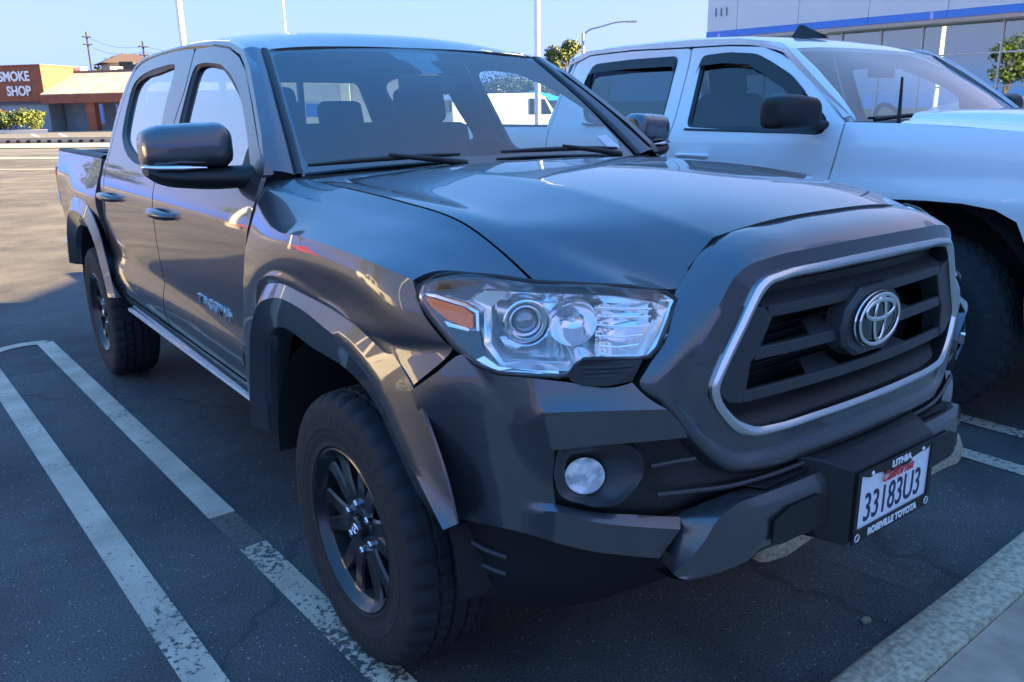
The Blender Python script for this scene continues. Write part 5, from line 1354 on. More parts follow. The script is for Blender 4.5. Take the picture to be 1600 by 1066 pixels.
    if paintmix:
        pn_ = nd(m, 'ShaderNodeTexNoise'); pn_.inputs['Scale'].default_value = 46; pn_.inputs['Detail'].default_value = 12; pn_.inputs['Roughness'].default_value = .72; lk(m, co_, pn_.inputs['Vector'])
        pl_ = nd(m, 'ShaderNodeTexNoise'); pl_.inputs['Scale'].default_value = 2.6; pl_.inputs['Detail'].default_value = 2; lk(m, co_, pl_.inputs['Vector'])
        sx = nd(m, 'ShaderNodeSeparateXYZ'); lk(m, co_, sx.inputs[0])
        mr = nd(m, 'ShaderNodeMapRange'); mr.inputs['From Min'].default_value = 1.4; mr.inputs['From Max'].default_value = .2; mr.inputs['To Min'].default_value = 0; mr.inputs['To Max'].default_value = paintmix; lk(m, sx.outputs['Y'], mr.inputs['Value'])
        ad = nd(m, 'ShaderNodeMath'); ad.operation = 'MULTIPLY_ADD'; lk(m, pl_.outputs[0], ad.inputs[0]); ad.inputs[1].default_value = -.34; lk(m, pn_.outputs[0], ad.inputs[2])
        a2 = nd(m, 'ShaderNodeMath'); a2.operation = 'SUBTRACT'; lk(m, ad.outputs[0], a2.inputs[0]); lk(m, mr.outputs[0], a2.inputs[1])
        st = nd(m, 'ShaderNodeMapRange'); st.inputs['From Min'].default_value = .195; st.inputs['From Max'].default_value = .235; lk(m, a2.outputs[0], st.inputs['Value'])
        pc_ = nd(m, 'ShaderNodeValToRGB'); e = pc_.color_ramp.elements; e[0].position = .3; e[1].position = .7; e[0].color = (pc[0]*1.45,pc[0]*1.15,pc[0]*.85,1); e[1].color = (pc[1]*1.45,pc[1]*1.15,pc[1]*.85,1); lk(m, n3.outputs[0], pc_.inputs[0])
        m4 = nd(m, 'ShaderNodeMix'); m4.data_type = 'RGBA'; lk(m, st.outputs[0], m4.inputs['Factor']); lk(m, out, m4.inputs['A']); lk(m, pc_.outputs[0], m4.inputs['B']); out = m4.outputs['Result']
    lk(m, out, b.inputs['Base Color'])
    bp = nd(m, 'ShaderNodeBump'); bp.inputs['Strength'].default_value = .7; bp.inputs['Distance'].default_value = .004; lk(m, n2.outputs[0], bp.inputs['Height']); lk(m, bp.outputs[0], b.inputs['Normal'])
    return m
asphalt_nodes(asph)
linem = asphalt_nodes(principled('worn_line_paint', (.5,.5,.5), .7), 1.0, .05)
faint = asphalt_nodes(principled('faint_line_paint', (.3,.3,.3), .8), 1.0, .20, (.075,.11))
struct('ground', [(-400,-60,0),(500,-60,0),(500,900,0),(-400,900,0)], [(0,1,2,3)], asph)
def strip(name, pts, mat, z=.004):
    n = len(pts); struct(name, [(p[0], p[1], z) for p in pts], [tuple(range(n))], mat)
def quadline(name, a, b, wd, mat, z=.004):
    a = Vector((a[0], a[1], 0)); b = Vector((b[0], b[1], 0)); d = (b-a).normalized(); p = Vector((-d.y, d.x, 0))*wd/2
    strip(name, [a+p, b+p, b-p, a-p], mat, z)
L1a, L1b = (-1.296,0.132,0.000), (-1.458,3.440,0.000); L2a, L2b = (-0.963,1.042,0.000), (-1.122,4.270,0.000)
def ext(a, b, t): return (b[0]+(a[0]-b[0])*t, b[1]+(a[1]-b[1])*t)
quadline('parking_line', ext(L1a, L1b, 1.25), ext(L1b, L1a, 1.10), .098, linem)
quadline('parking_line', ext(L2a, L2b, 1.0), L2b, .098, linem)
quadline('parking_line', ext(L2a, L2b, 1.0), ext(L2a, L2b, 1.09), .095, faint)
quadline('parking_line', ext(L2a, L2b, 1.09), ext(L2a, L2b, 1.42), .095, asphalt_nodes(principled('flaking_line_paint', (.5,.5,.5), .7), 1.0, .085))
# rounded far end of the hairpin
p0 = Vector((*ext(L1b, L1a, 1.10), 0)); p1 = Vector((L2b[0], L2b[1], 0)); c = (p0+p1)/2; r_ = (p1-p0).length/2
d = (p1-p0).normalized(); q = Vector((-d.y, d.x, 0)); 
if q.y < 0: q = -q
o = [c+d*math.cos(a)*(r_+.049)+q*math.sin(a)*(r_*.75+.049) for a in [math.pi*i/16 for i in range(17)]]
i_ = [c+d*math.cos(a)*(r_-.049)+q*math.sin(a)*(r_*.75-.049) for a in [math.pi*i/16 for i in range(17)]]
v = [(p.x, p.y, .0045) for p in o+i_]; struct('parking_line', v, [(k, k+1, 18+k, 17+k) for k in range(16)], linem)
quadline('parking_line', (1.735,-.80), (1.72, 4.2), .098, linem); quadline('parking_line', (2.14,-.72), (2.125, 4.2), .098, linem)
quadline('parking_line', (0.562,-0.494,0.000), (0.619,-0.810,0.000), .11, faint, .0012)
# kerb, walkway
conc = principled('kerb_concrete', (.3,.3,.3), .85)
mottled(conc, (.33,.275,.19), (.60,.51,.35), 60, 14, .36, .62); 
_b = conc.node_tree.nodes['Principled BSDF']; _n = nd(conc, 'ShaderNodeTexNoise'); _n.inputs['Scale'].default_value = 110; _n.inputs['Detail'].default_value = 8
_bp = nd(conc, 'ShaderNodeBump'); _bp.inputs['Strength'].default_value = .8; _bp.inputs['Distance'].default_value = .003; lk(conc, _n.outputs[0], _bp.inputs['Height']); lk(conc, _bp.outputs[0], _b.inputs['Normal'])
walk = principled('walkway_concrete', (.2,.2,.2), .85); mottled(walk, (.34,.26,.185), (.47,.365,.265), 9, 9, .35, .65); bump_ = nd(walk, 'ShaderNodeBump')
ka, kb = (-0.155,-0.947,0.120), (1.088,-0.875,0.120); kc, kd = (0.023,-1.086,0.120), (0.680,-1.042,0.120)
sl1 = (kb[1]-ka[1])/(kb[0]-ka[0])
def ky(x): return ka[1]+(x-ka[0])*.03
kw = abs((ka[1]-kc[1]))
kw = max(.14, min(.2, kw))
xs = [-9+.6*i for i in range(36)]
rows = []
random.seed(3)
for x in np.arange(-9, 14, .45):
    j = lambda: random.uniform(-.004, .004)
    rows.append([(x, ky(x)+.004+j(), 0), (x, ky(x)+j(), .108), (x, ky(x)-.012+j(), .12), (x, ky(x)-kw+j()*.5, .122), (x, ky(x)-kw-.004, .10)])
V, F = shell(grid(rows, (1, 2), ((), (1, 2, 3))), 0, hint=(2, -1.1, -2)); struct('kerb', V, F, conc, 50)
struct('walkway', [(-9, ky(-9)-kw-.006, .112), (14, ky(14)-kw-.006, .112), (14,-7,.112), (-9,-7,.112)], [(0,1,2,3)], walk)
# wheel stop and a pebble
ws0, ws1 = (0.327,-0.425,0.000), (0.664,-0.427,0.000)
mb = MB()
prof = [(-.075,0),(-.055,.105),(-.035,.120),(.035,.120),(.055,.105),(.075,0)]
xw = [.335,.36,.6,.9,1.2,1.5,1.66,1.69]
rows = [[(x, -.34+a*(1 if 0 < k < 7 else .8), z*(1 if 0 < k < 7 else .85)) for a, z in prof] for k, x in enumerate(xw)]
V, F = shell(grid(rows, (3, 2), ((), (2, 3))), 0, hint=(1, -.34, .03)); mb.add(V, F)
mb.add([tuple(p) for p in grid(rows, (3, 2), ((), (2, 3)))[0]], [tuple(range(11))]); mb.add([tuple(p) for p in grid(rows, (3, 2), ((), (2, 3)))[-1]], [tuple(range(11))])
o = mb.make('wheel_stop', conc, None, 40); props(o, 'weathered concrete wheel stop on the asphalt under the grey truck bumper', 'wheel stop')
pb = (0.301,-0.793,0.000)
V, F = ellipsoid((pb[0], pb[1], .010), (.014, .011, .010), 10, 7); V = [v*1.0+Vector((random.uniform(-.0025,.0025) for _ in range(3))) for v in V]
o = mk('pebble', V, F, conc, None, None); props(o, 'small pale pebble lying on the asphalt beside the kerb', 'pebble')

# ------------------------------------------------------------------ showroom building on the right, and the one that throws the shade
white_cl = principled('white_cladding', (.60,.61,.62), .4); blue_b = principled('blue_band', (.004,.10,.52), .3, 0, .5); alu = principled('aluminium_frame', (.42,.43,.45), .4, .7)
blue_b.node_tree.nodes['Principled BSDF'].inputs['Base Color'].default_value = (.004, .17, .60, 1)
stucco = principled('stucco', (.36,.31,.25), .9)
def depthpt(px, dep, z):
    """ground position of an image column at a depth (metres ahead), at height z"""
    f = Vector((math.sin(R(36.36)), math.cos(R(36.36)), 0)); r = Vector((math.cos(R(36.36)), -math.sin(R(36.36)), 0))
    p = Vector((-1.712, -1.829, 0))+f*dep+r*(px*dep); p.z = z
    return p
BL = depthpt(.232, 47.0, 0); BR = depthpt(.640, 35.3, 0)
bd = (BR-BL).normalized(); bn = Vector((bd.y, -bd.x, 0))     # bn points into the building
if bn.dot(Vector((-1.7,-1.8,0))-BL) > 0: bn = -bn
def bp(s_, z, o_=0.0): 
    p = BL+bd*s_+bn*o_; return Vector((p.x, p.y, z))
LEN = 26
D0 = thing('showroom_building', tuple(BL), 'white car showroom with a blue band and tall glass front behind the white truck', 'building')
def rel(V): return [Vector(v)-BL for v in V]
def bquad(name, s0, s1, z0, z1, o0, o1, mat, parent=D0, bev=0):
    pts = [bp(s0, z0, o0), bp(s1, z0, o0), bp(s1, z1, o0), bp(s0, z1, o0)]
    V, F = prism(rel(pts), bn*(o1-o0)); return mk(name, V, F, mat, parent)
ZB = 5.12; ZT = 7.7
s_ = 0; pw = [1.8, 3.4, 3.5, 3.5, 3.6]+[3.6]*6
fz = bquad('fascia', 0, LEN, ZB-.1, ZT+.3, .10, 14, white_cl)
k = 0
for wd_ in pw:
    bquad('cladding_panel', s_+.012, min(s_+wd_, LEN)-.012, ZB+.33, ZT+.3, 0, .09, white_cl); bquad('blue_panel', s_+.008, min(s_+wd_, LEN)-.008, ZB, ZB+.315, -.06, .09, blue_b); s_ += wd_
    if s_ > LEN: break
V, F = prism(rel([bp(0, ZB-.16, .2), bp(LEN, ZB-.16, .2), bp(LEN, ZB-.16, 6), bp(0, ZB-.16, 6)]), (0, 0, .1)); mk('soffit', V, F, white_cl, D0)
textmesh('street_number', '111', .62, principled('number_grey', (.16,.17,.19), .5), D0, tuple(bp(.85, ZB+1.25, -.03)-BL), tuple(bd), (0, 0, 1), 1.05, .02)
# glass front
gf = bquad('glass_front', 1.0, LEN, 0.2, ZB-.16, 1.2, 1.22, glass_bld)
for i, ss in enumerate([1.0,2.9,5.0,7.03,8.94,10.85,14.2,16.1,19.5,22.5]):
    bquad('mullion', ss-.04, ss+.04, 0, ZB-.16, 1.10, 1.30, alu, gf)
for zz in (3.62, 2.2): bquad('transom', 1.0, LEN, zz-.035, zz+.035, 1.12, 1.28, alu, gf)
bquad('interior_wall', 1.0, LEN, 0, ZB, 13.0, 13.2, stucco); bquad('interior_floor', .5, LEN, 0, .05, 1.3, 13, principled('tile_floor', (.35,.35,.34), .2))
bquad('interior_ceiling', .5, LEN, ZB-.25, ZB-.2, 1.4, 13, headliner); bquad('end_wall', 0, .4, 0, ZB, .3, 14, white_cl); bquad('end_wall', LEN-.4, LEN, 0, ZB, .3, 14, white_cl)
for ss in (4, 9, 14, 19, 24):
    bquad('interior_column', ss, ss+.5, 0, ZB, 6, 6.5, white_cl)
    bquad('interior_window', ss+1.2, ss+3.6, 1.0, 3.6, 12.9, 12.98, principled('bright_window_%d' % ss, (.75,.80,.82), .4))
# off to the right, unseen: a wing shaped so its shadow covers the bays
_cl = [(8.3,-1.3),(8.3+26*.80,-1.3-26*.60),(34,-60),(8.3,-60)]  # far side cut along the sun's direction to place the shadow edge
V, F = prism([(a, b, 0) for a, b in _cl], (0, 0, 8.6))
o = thing('shade_wing', (8.3,-1.3,0), None, None); mk('tall_block', [(v[0]-8.3, v[1]+1.3, v[2]) for v in V], F, white_cl, o)
a_ = Vector((8.3,-1.3,0))+Vector((.80,-.60,0))*1.5; b_ = a_+Vector((.593,.805,0))*4.0
V, F = prism([a_, b_, b_+Vector((.80,-.60,0))*6, a_+Vector((.80,-.60,0))*6], (0, 0, 5.4)); mk('added_shade_block', [Vector(v)-Vector((8.3,-1.3,0)) for v in V], F, white_cl, o)  # second block added out of view to keep the sun off the white truck
props(o, 'unseen white dealership wing beside the walkway, shaped to cast shade over the parked trucks', 'building')

# ------------------------------------------------------------------ across the lot
Fh = Vector((math.sin(R(36.36)), math.cos(R(36.36)), 0)); Rh = Vector((Fh.y, -Fh.x, 0))
def dp(l, d, z=0.0): return depthpt(l, d, z)
# the paving past the bays: pale strips, a dark road and a median
lot = principled('sunlit_lot_asphalt', (.1,.1,.1), .9)
def cquad(name, l0, l1, d0, d1, z0, mat, kind='structure'):
    o = mk(name, [dp(l0, d0, z0), dp(l1, d0, z0), dp(l1*d0/d1 if False else l1, d1, z0), dp(l0, d1, z0)], [(0, 1, 2, 3)], mat); o['kind'] = kind; return o
roadm = mottled(principled('road_asphalt', (.06,.06,.06), .9), (.070,.072,.078), (.095,.096,.10), .5)
kerbm = mottled(principled('pale_concrete', (.4,.4,.4), .85), (.26,.24,.20), (.36,.33,.27), .8)
linew = principled('fresh_line_paint', (.62,.60,.56), .7)
# strips run parallel to the picture's far edge: give them as world lines slightly turned
def band(name, dl, dr, wd, z, mat, wdr=None, kind='structure'):
    """strip whose near edge is at depth dl at lateral -0.63 and dr at lateral -0.40, extended both ways"""
    a = dp(-.63, dl); b = dp(-.40, dr); u = (b-a).normalized(); a2 = a-u*90; b2 = b+u*160
    n = Vector((-u.y, u.x, 0)); 
    if n.dot(Fh) < 0: n = -n
    o = mk(name, [a2+Vector((0, 0, z)), b2+Vector((0, 0, z)), b2+n*wd+Vector((0, 0, z)), a2+n*wd+Vector((0, 0, z))], [(0, 1, 2, 3)], mat); o['kind'] = kind; return u, n, a
band('lot_line', 33.5, 31.6, 1.1, .004, kerbm)
band('road', 37.2, 35.6, 9.0, .006, roadm)
band('median', 46.0, 43.0, 15.0, .05, kerbm)
band('far_lot', 63.5, 60.0, 60.0, .010, roadm)
u_, n_b, a_ = band('lot_line', 26.0, 24.6, .12, .003, linew)
# low pierced wall on the median
mw = thing('median_wall', tuple(dp(-.5, 52)), 'long low beige wall with a row of dark drain holes across the road', 'low wall')
A0, B0 = dp(-.63, 55.0), dp(-.40, 51.5); u = (B0-A0).normalized(); nn_ = Vector((-u.y, u.x, 0)); O_ = dp(-.5, 52)
V, F = prism([A0-u*20-O_, B0+u*70-O_, B0+u*70-O_+nn_*.3, A0-u*20-O_+nn_*.3], (0, 0, .42)); mk('wall_body', V, F, kerbm, mw)
k_ = 0
for i in range(36):
    p = A0+u*(.8*i-2)-O_
    V, F = prism([p-nn_*.012+Vector((0, 0, .10)), p+u*.30-nn_*.012+Vector((0, 0, .10)), p+u*.30-nn_*.012+Vector((0, 0, .26)), p+u*.04-nn_*.012+Vector((0, 0, .24))], -nn_*.01); mk('drain_hole', V, F, dark, mw)

# ---- strip of shops with the red sign box
red_st = mottled(principled('red_stucco', (.30,.09,.05), .85), (.25,.078,.042), (.30,.095,.052), 1.2); roofm = mottled(principled('tan_shingles', (.4,.33,.24), .9), (.27,.235,.18), (.42,.37,.29), .6, 8)
blue_st = mottled(principled('blue_stucco', (.20,.28,.36), .9), (.22,.27,.32), (.27,.32,.37), .7); dkglass = glass('shop_glass', (.10,.12,.13), .9, .02, 1.5, .18)
SD = 110.0
S = thing('shop_building', tuple(dp(-.536, SD)), 'low shop with a dark red sign box, white letters and a tan sloping roof', 'building')
SO = dp(-.536, SD); sx_ = (dp(-.45, 108)-dp(-.55, 110.5)).normalized(); sy_ = Vector((-sx_.y, sx_.x, 0))
if sy_.dot(Fh) < 0: sy_ = -sy_
def sp_(x, y, z): return sx_*x+sy_*y+Vector((0, 0, z))
def sbox(name, x0, x1, y0, y1, z0, z1, mat, parent=S, label=None):
    V, F = prism([sp_(x0, y0, z0), sp_(x1, y0, z0), sp_(x1, y1, z0), sp_(x0, y1, z0)], (0, 0, z1-z0)); o = mk(name, V, F, mat, parent)
    if label: o['label'] = label
    return o
sgb = sbox('sign_box', -30, -.6, -.6, 8, 3.9, 8.25, red_st)
sbox('sign_box_coping', -30.1, -.5, -.7, 8.1, 8.25, 8.42, red_st)
textmesh('sign_lettering', 'SMOKE', 1.66, ink_white, sgb, tuple(sp_(-4.6, -.72, 6.95)), tuple(sx_), (0, 0, 1), .86, .04, bold=.05)
textmesh('sign_lettering', 'SHOP', 1.66, ink_white, sgb, tuple(sp_(-4.2, -.72, 5.15)), tuple(sx_), (0, 0, 1), .86, .04, bold=.05)
sbox('wall', -30, -.8, 0, 10, 0, 3.9, blue_st); sbox('fascia_band', -30, -.7, -.3, .1, 3.55, 3.95, principled('slate_trim', (.08,.10,.14), .7))
V, F = prism([sp_(-.6, -1.4, 4.55), sp_(40, -1.4, 4.55), sp_(40, 5.5, 7.45), sp_(-.6, 5.5, 7.45)], (0, 0, .15)); mk('roof', V, F, roofm, S)
sbox('roof_ridge', -.6, 40, 5.4, 5.9, 7.3, 7.85, principled('ridge_brown', (.14,.10,.08), .8))
sbox('eave_fascia', -.6, 40, -1.5, -1.2, 3.55, 4.6, red_st); sbox('rear_block', -.6, 40, 5.6, 10, 0, 7.4, blue_st)
sbox('recessed_wall', -.6, 40, 2.6, 2.9, 0, 4.4, blue_st); sbox('walkway_slab', -1, 40, -2, 2.6, 0, .12, kerbm)
for x in (5.6, 12.6, 19.6, 26.6): sbox('column', x, x+1.25, -1.2, -.3, .1, 3.6, red_st)
for x, wd_ in ((3.0, 2.4), (7.2, 1.7), (9.4, 2.2), (14.6, 3.6), (21.5, 3.6)):
    f_ = sbox('shop_window', x, x+wd_, 2.5, 2.62, .9, 3.5, alu); sbox('pane', x+.1, x+wd_-.1, 2.44, 2.52, 1.0, 3.4, dkglass, f_)
ps_ = sbox('hanging_sign', 11.9, 15.0, -1.62, -1.52, 3.5, 4.35, ink_white); textmesh('sign_lettering', 'WEST', .6, ink_navy, ps_, tuple(sp_(13.4, -1.66, 3.92)), tuple(sx_), (0, 0, 1), 1.0, .01)
for x, y, wd_, h_ in ((1.2, 3, 1.6, 1.5), (8.5, 4, 2.2, 1.8), (12.4, 4, 3.0, 2.0)): sbox('roof_vent', x-2.4, x+wd_-2.4, y+2.6, y+3.9, 7.4, 7.4+h_*.62, white_cl if x < 2 else greyp)
mk('parking_kerb', [dp(-.75, 99), dp(-.548, 99), dp(-.548, 101), dp(-.75, 101), dp(-.75, 99, .55), dp(-.548, 99, .45), dp(-.548, 101, .45), dp(-.75, 101, .55)], [(0,1,5,4),(1,2,6,5),(2,3,7,6),(3,0,4,7),(4,5,6,7)], linew)['kind'] = 'structure'
for l in (-.563, -.5305): mk('stall_line', [dp(l, 78, .014), dp(l+.005, 78, .014), dp(l-.003, 96, .014), dp(l-.006, 96, .014)], [(0, 1, 2, 3)], linew)['kind'] = 'structure'

# ---- foliage
def leafmat(name, c1, c2):
    m = principled(name, c1, .6); mottled(m, c1, c2, 2.5, 4, .3, .7); return m
leaf_g = leafmat('leaf_green', (.025,.050,.012), (.065,.10,.022)); leaf_y = leafmat('leaf_lime', (.035,.065,.010), (.085,.11,.018)); leaf_d = leafmat('leaf_dark', (.014,.028,.010), (.035,.055,.016)); leaf_r = leafmat('leaf_red', (.06,.045,.015), (.16,.06,.025))
bark = mottled(principled('bark', (.10,.07,.05), .9), (.07,.05,.035), (.14,.10,.07), 6)
def crown(clumps, n, size, rng):
    v = []; f = []
    tot = sum(c[3]**2 for c in clumps)
    for cx, cy, cz, r in clumps:
        for _ in range(int(n*r*r/tot)):
            d = Vector((rng.gauss(0, 1), rng.gauss(0, 1), rng.gauss(0, 1))).normalized(); rr = r*(rng.random()**.45)
            p = Vector((cx, cy, cz))+Vector((d.x*rr, d.y*rr, d.z*rr*.78))
            a = Vector((rng.gauss(0, 1), rng.gauss(0, 1), rng.gauss(0, 1))).normalized(); b = a.cross(d+Vector((.01, .02, .03))).normalized(); s = size*rng.uniform(.6, 1.3)
            k = len(v); v += [p-a*s-b*s*.3, p+a*s*.2-b*s*.7, p+a*s, p+b*s*.6]; f.append((k, k+1, k+2, k+3))
    return v, f
def tree(name, pos, h, w_, mat, label, cat='tree', n=5200, seed=1, trunk=.35, group=None, leaf=.16, low=.30):
    rng = random.Random(seed); t = thing(name, tuple(pos), label, cat, group)
    cl = []
    for i in range(15):
        a = rng.uniform(0, 6.28); q = rng.random()
        z = h*(low+.12+(.90-low-.12)*q); rad = w_/2*(1-abs(q-.45)*1.0)*rng.uniform(.35, .85)
        cl.append((rad*math.cos(a), rad*math.sin(a), z, w_*rng.uniform(.12, .22)))
    v, f = crown(cl, n, leaf*h/8, rng); mk('crown', v, f, mat, t)
    mb = MB(); mb.add(*tube([(0, 0, 0), (.1*w_*.2, 0, h*.25), (0, .05*w_, h*.55), (.02*w_, 0, h*.85)], [trunk*h/14, trunk*h/18, trunk*h/26, .02], 8))
    tr = mb.make('trunk', bark, t, 60)
    for c in cl[:7]:
        V, F = tube([(0, .01, h*rng.uniform(.22, .5)), (c[0]*.5, c[1]*.5, c[2]*.85), (c[0], c[1], c[2])], [trunk*h/34, trunk*h/50, .015], 6); mk('branch', V, F, bark, tr, 60)
    return t
def shrub(pos, w_, h, mat, label, seed, cat='shrub', group=None, n=2400, leaf=.07, name='shrub'):
    rng = random.Random(seed); t = thing(name, tuple(pos), label, cat, group)
    cl = [(rng.uniform(-.32, .32)*w_, rng.uniform(-.2, .2)*w_, h*rng.uniform(.35, .72), w_*rng.uniform(.16, .26)) for _ in range(9)]
    v, f = crown(cl, n, leaf*w_*.45, rng); mk('foliage', v, f, mat, t)
    mb = MB()
    for i in range(4): mb.add(*tube([(rng.uniform(-.1, .1)*w_, 0, 0), (rng.uniform(-.3, .3)*w_, rng.uniform(-.2, .2)*w_, h*.7)], [.06, .02], 5))
    mb.make('stems', bark, t, 60); return t
gS = 'shrubs in front of the shop'
shrub(dp(-.606, 100.5, .3), 4.6, 2.7, leaf_r, 'reddish shrub at the left edge in front of the red sign shop', 3, group=gS)
shrub(dp(-.587, 100.0, .3), 4.0, 2.5, leaf_g, 'green shrub with reddish tips beside the red sign shop, left of the lime one', 4, group=gS)
shrub(dp(-.566, 100.5, .3), 4.2, 2.7, leaf_y, 'bright lime green shrub by the blue shop wall', 5, group=gS)
tree('tree', dp(.066, 78), 7.9, 5.0, leaf_y, 'sunlit green tree between the street lamp and the tall white pole', seed=11, n=6000, leaf=.13)
gT = 'trees beyond the showroom lot'
for l, d, h, w_, m_, lab, sd_ in [(-.012, 62, 4.3, 7, leaf_d, 'dark tree seen through the windshield behind the white van', 21), (.020, 66, 4.5, 7, leaf_g, 'green tree seen through the windshield behind the blue canopy', 22), (.045, 60, 4.2, 6, leaf_d, 'dark tree seen through the windshield at the right of the blue canopy', 23), (-.062, 70, 4.4, 8, leaf_d, 'dark tree seen through the driver side rear window', 24)]:
    tree('tree', dp(l, d), h, w_, m_, lab, seed=sd_, n=4200, group=gT, low=.2)
for l, d, h, w_, lab, sd_ in [(-.452, 190, 14.4, 16, 'distant dark tree rising behind the tan shop roof', 31), (-.487, 230, 14.0, 12, 'small distant tree peeping over the shop roof near the tall utility pole', 32), (-.418, 185, 15.0, 14, 'distant green tree beside the tile roofed house', 33)]:
    tree('tree', dp(l, d), h, w_, leaf_g, lab, seed=sd_, n=1600, leaf=.3)
# off to the left: trees and a pale pickup that the doors mirror
for p, h, w_, lab, sd_ in [((-26, 22, 0), 9, 7, 'broad green tree in the sunny lot mirrored in the truck doors', 41), ((-34, 44, 0), 8, 8, 'round tree at the back of the sunny lot mirrored in the truck doors', 42), ((-20, 52, 0), 7, 6, 'small tree by the far kerb mirrored in the rear window glass', 43)]:
    tree('tree', Vector(p), h, w_, leaf_g, lab, seed=sd_, n=2600)
for p, lab in [((-9.5, 26, 0), 'white light pole mirrored in the rear door of the dark truck'), ((-30, 12, 0), 'white light pole standing alone in the sunny lot')]:
    t = thing('light_pole', p, lab, 'light pole'); mk('pole_shaft', *tube([(0, 0, 0), (0, 0, 9)], [.14, .09], 12), whitep, t, 60); mk('lamp_head', *box((0, -.5, 9), (.3, .9, .12)), whitep, t); mk('pole_base', *lathe([(0, .3), (.7, .28), (.7, .001)], 16, axis='z'), kerbm, t, 30)

# ---- poles
def pole(l, d, h, r0, r1, mat, label, cat='light pole', name='light_pole', base=True, group=None, head=True):
    t = thing(name, tuple(dp(l, d)), label, cat, group)
    mk('pole_shaft', *tube([(0, 0, 0), (0, 0, h)], [r0, r1], 16), mat, t, 60)
    if base: mk('pole_base', *lathe([(0, .30), (.75, .28), (.75, .001)], 20, axis='z'), kerbm, t, 30)
    if head: mk('lamp_head', *box((0, 0, h+.05), (1.4, .35, .14)), mat, t)
    return t
gP = 'tall white light poles in the lot'
pole(-.3745, 40, 11.5, .15, .14, whitep, 'thick white light pole rising behind the dark truck roof on the left', group=gP)
pole(-.2550, 60, 14.0, .075, .06, whitep, 'thin white pole rising behind the middle of the dark truck roof', group=gP)
pole(.0355, 30, 11.5, .115, .105, whitep, 'white light pole between the two pickup trucks, beside the blue canopy', group=gP)
t = thing('street_lamp', tuple(dp(.0885, 45)), 'slim grey street lamp with a long curved arm above the white truck', 'street lamp')
mk('pole_shaft', *tube([(0, 0, 0), (0, 0, 5.35)], [.11, .07], 12), alu, t, 60)
arm = interp(np.array([(0, 0, 5.15), (.12, -.08, 5.36), (.85, -.62, 5.68), (1.45, -1.05, 5.86), (2.05, -1.5, 5.88)]), 4); mk('lamp_arm', *tube([tuple(p) for p in arm], .045, 8), alu, t, 60)
mk('lamp_head', *box((2.05, -1.5, 5.86), (.5, .25, .08), Matrix.Rotation(R(-36), 3, 'Z')), alu, t)
wood = principled('utility_wood', (.028,.034,.038), .9)
for l, d, h, lab in [(-.485, 220, 23.0, 'tall thin utility pole behind the tan shop roof'), (-.4215, 200, 18.8, 'shorter utility pole beside the tile roofed house')]:
    t = thing('utility_pole', tuple(dp(l, d)), lab, 'utility pole', 'utility poles on the skyline')
    mk('pole_shaft', *tube([(0, 0, 0), (0, 0, h)], [.30, .22], 8), wood, t, 60)
    for zz in (h-1.2, h-3): mk('cross_arm', *box((0, 0, zz), (2.2*Rh.x+.2, 1.6, .22)), wood, t)
# wires
mb = None
for k, (z0, z1) in enumerate([(21.8, 17.6), (19.6, 16.4)]):
    a, b = dp(-.485, 220, z0), dp(-.4215, 200, z1); pts = [a+(b-a)*q/10-Vector((0, 0, 1.2*math.sin(math.pi*q/10))) for q in range(11)]
    o = mk('power_wire', *tube(pts+[b+(b-a)*1.5+Vector((0, 0, -.5))], .03, 4), wood); props(o, 'upper power wire strung between the two utility poles' if k == 0 else 'lower power wire strung between the two utility poles', 'power wire', 'power wires')
t = pole(-.4330, 118, 8.7, .09, .08, wood, 'dark shoebox lot lamp standing in front of the shop roof', base=False, head=False); mk('lamp_head', *box((-.9, .65, 8.75), (1.9, .9, .6), Matrix.Rotation(R(-36), 3, 'Z')), wood, t)
# house with a tiled roof behind the shops
H = thing('house', tuple(dp(-.440, 172)), 'small cream house with a dark hipped tile roof behind the shops', 'house')
ho = principled('house_wall', (.50,.46,.38), .9); hr = principled('house_roof', (.055,.036,.034), .85)
mk('wall', *box((0, 0, 6), (9.0, 8, 12.2)), ho, H)
V = [(-6,-5,12.0),(6,-5,12.0),(6,5,12.0),(-6,5,12.0),(-1.5,0,14.0),(1.5,0,14.0)]; mk('roof', V, [(0,1,5,4),(1,2,5),(2,3,4,5),(3,0,4),(3,2,1,0)], hr, H)
for x in (-2.5, 1.0): mk('window', *box((x, -4.03, 10.3), (1.4, .08, 1.3)), dkglass, H)

# ---- pale office building seen through the cab
cream = mottled(principled('cream_wall', (.45,.46,.42), .9), (.46,.46,.42), (.54,.53,.48), .5)
O2 = thing('office_building', tuple(dp(-.215, 56)), 'pale flat roofed building seen through the rear window of the dark truck', 'building')
ox = Rh.copy(); oy = Fh.copy()
def obox(name, x0, x1, y0, y1, z0, z1, mat, par=O2):
    V, F = prism([ox*x0+oy*y0+Vector((0,0,z0)), ox*x1+oy*y0+Vector((0,0,z0)), ox*x1+oy*y1+Vector((0,0,z0)), ox*x0+oy*y1+Vector((0,0,z0))], (0,0,z1-z0)); return mk(name, V, F, mat, par)
obox('wall', -5.0, 9.5, 0, 10, 0, 3.8, cream); obox('roof_band', -5.2, 9.7, -.3, 10.2, 3.8, 4.15, principled('brown_band', (.28,.16,.11), .8))
obox('lit_pilaster', 1.1, 1.7, -.35, 0, 0, 3.8, principled('pale_yellow_plaster', (.66,.62,.42), .8))
for x, z0, z1 in ((-4.2, 1.2, 2.6), (-1.4, 1.3, 2.3), (5.0, .1, 2.3), (7.2, 1.0, 2.2)):
    f_ = obox('window', x, x+1.3, -.06, 0, z0, z1, alu); obox('pane', x+.08, x+1.22, -.09, -.05, z0+.08, z1-.08, dkglass, f_)
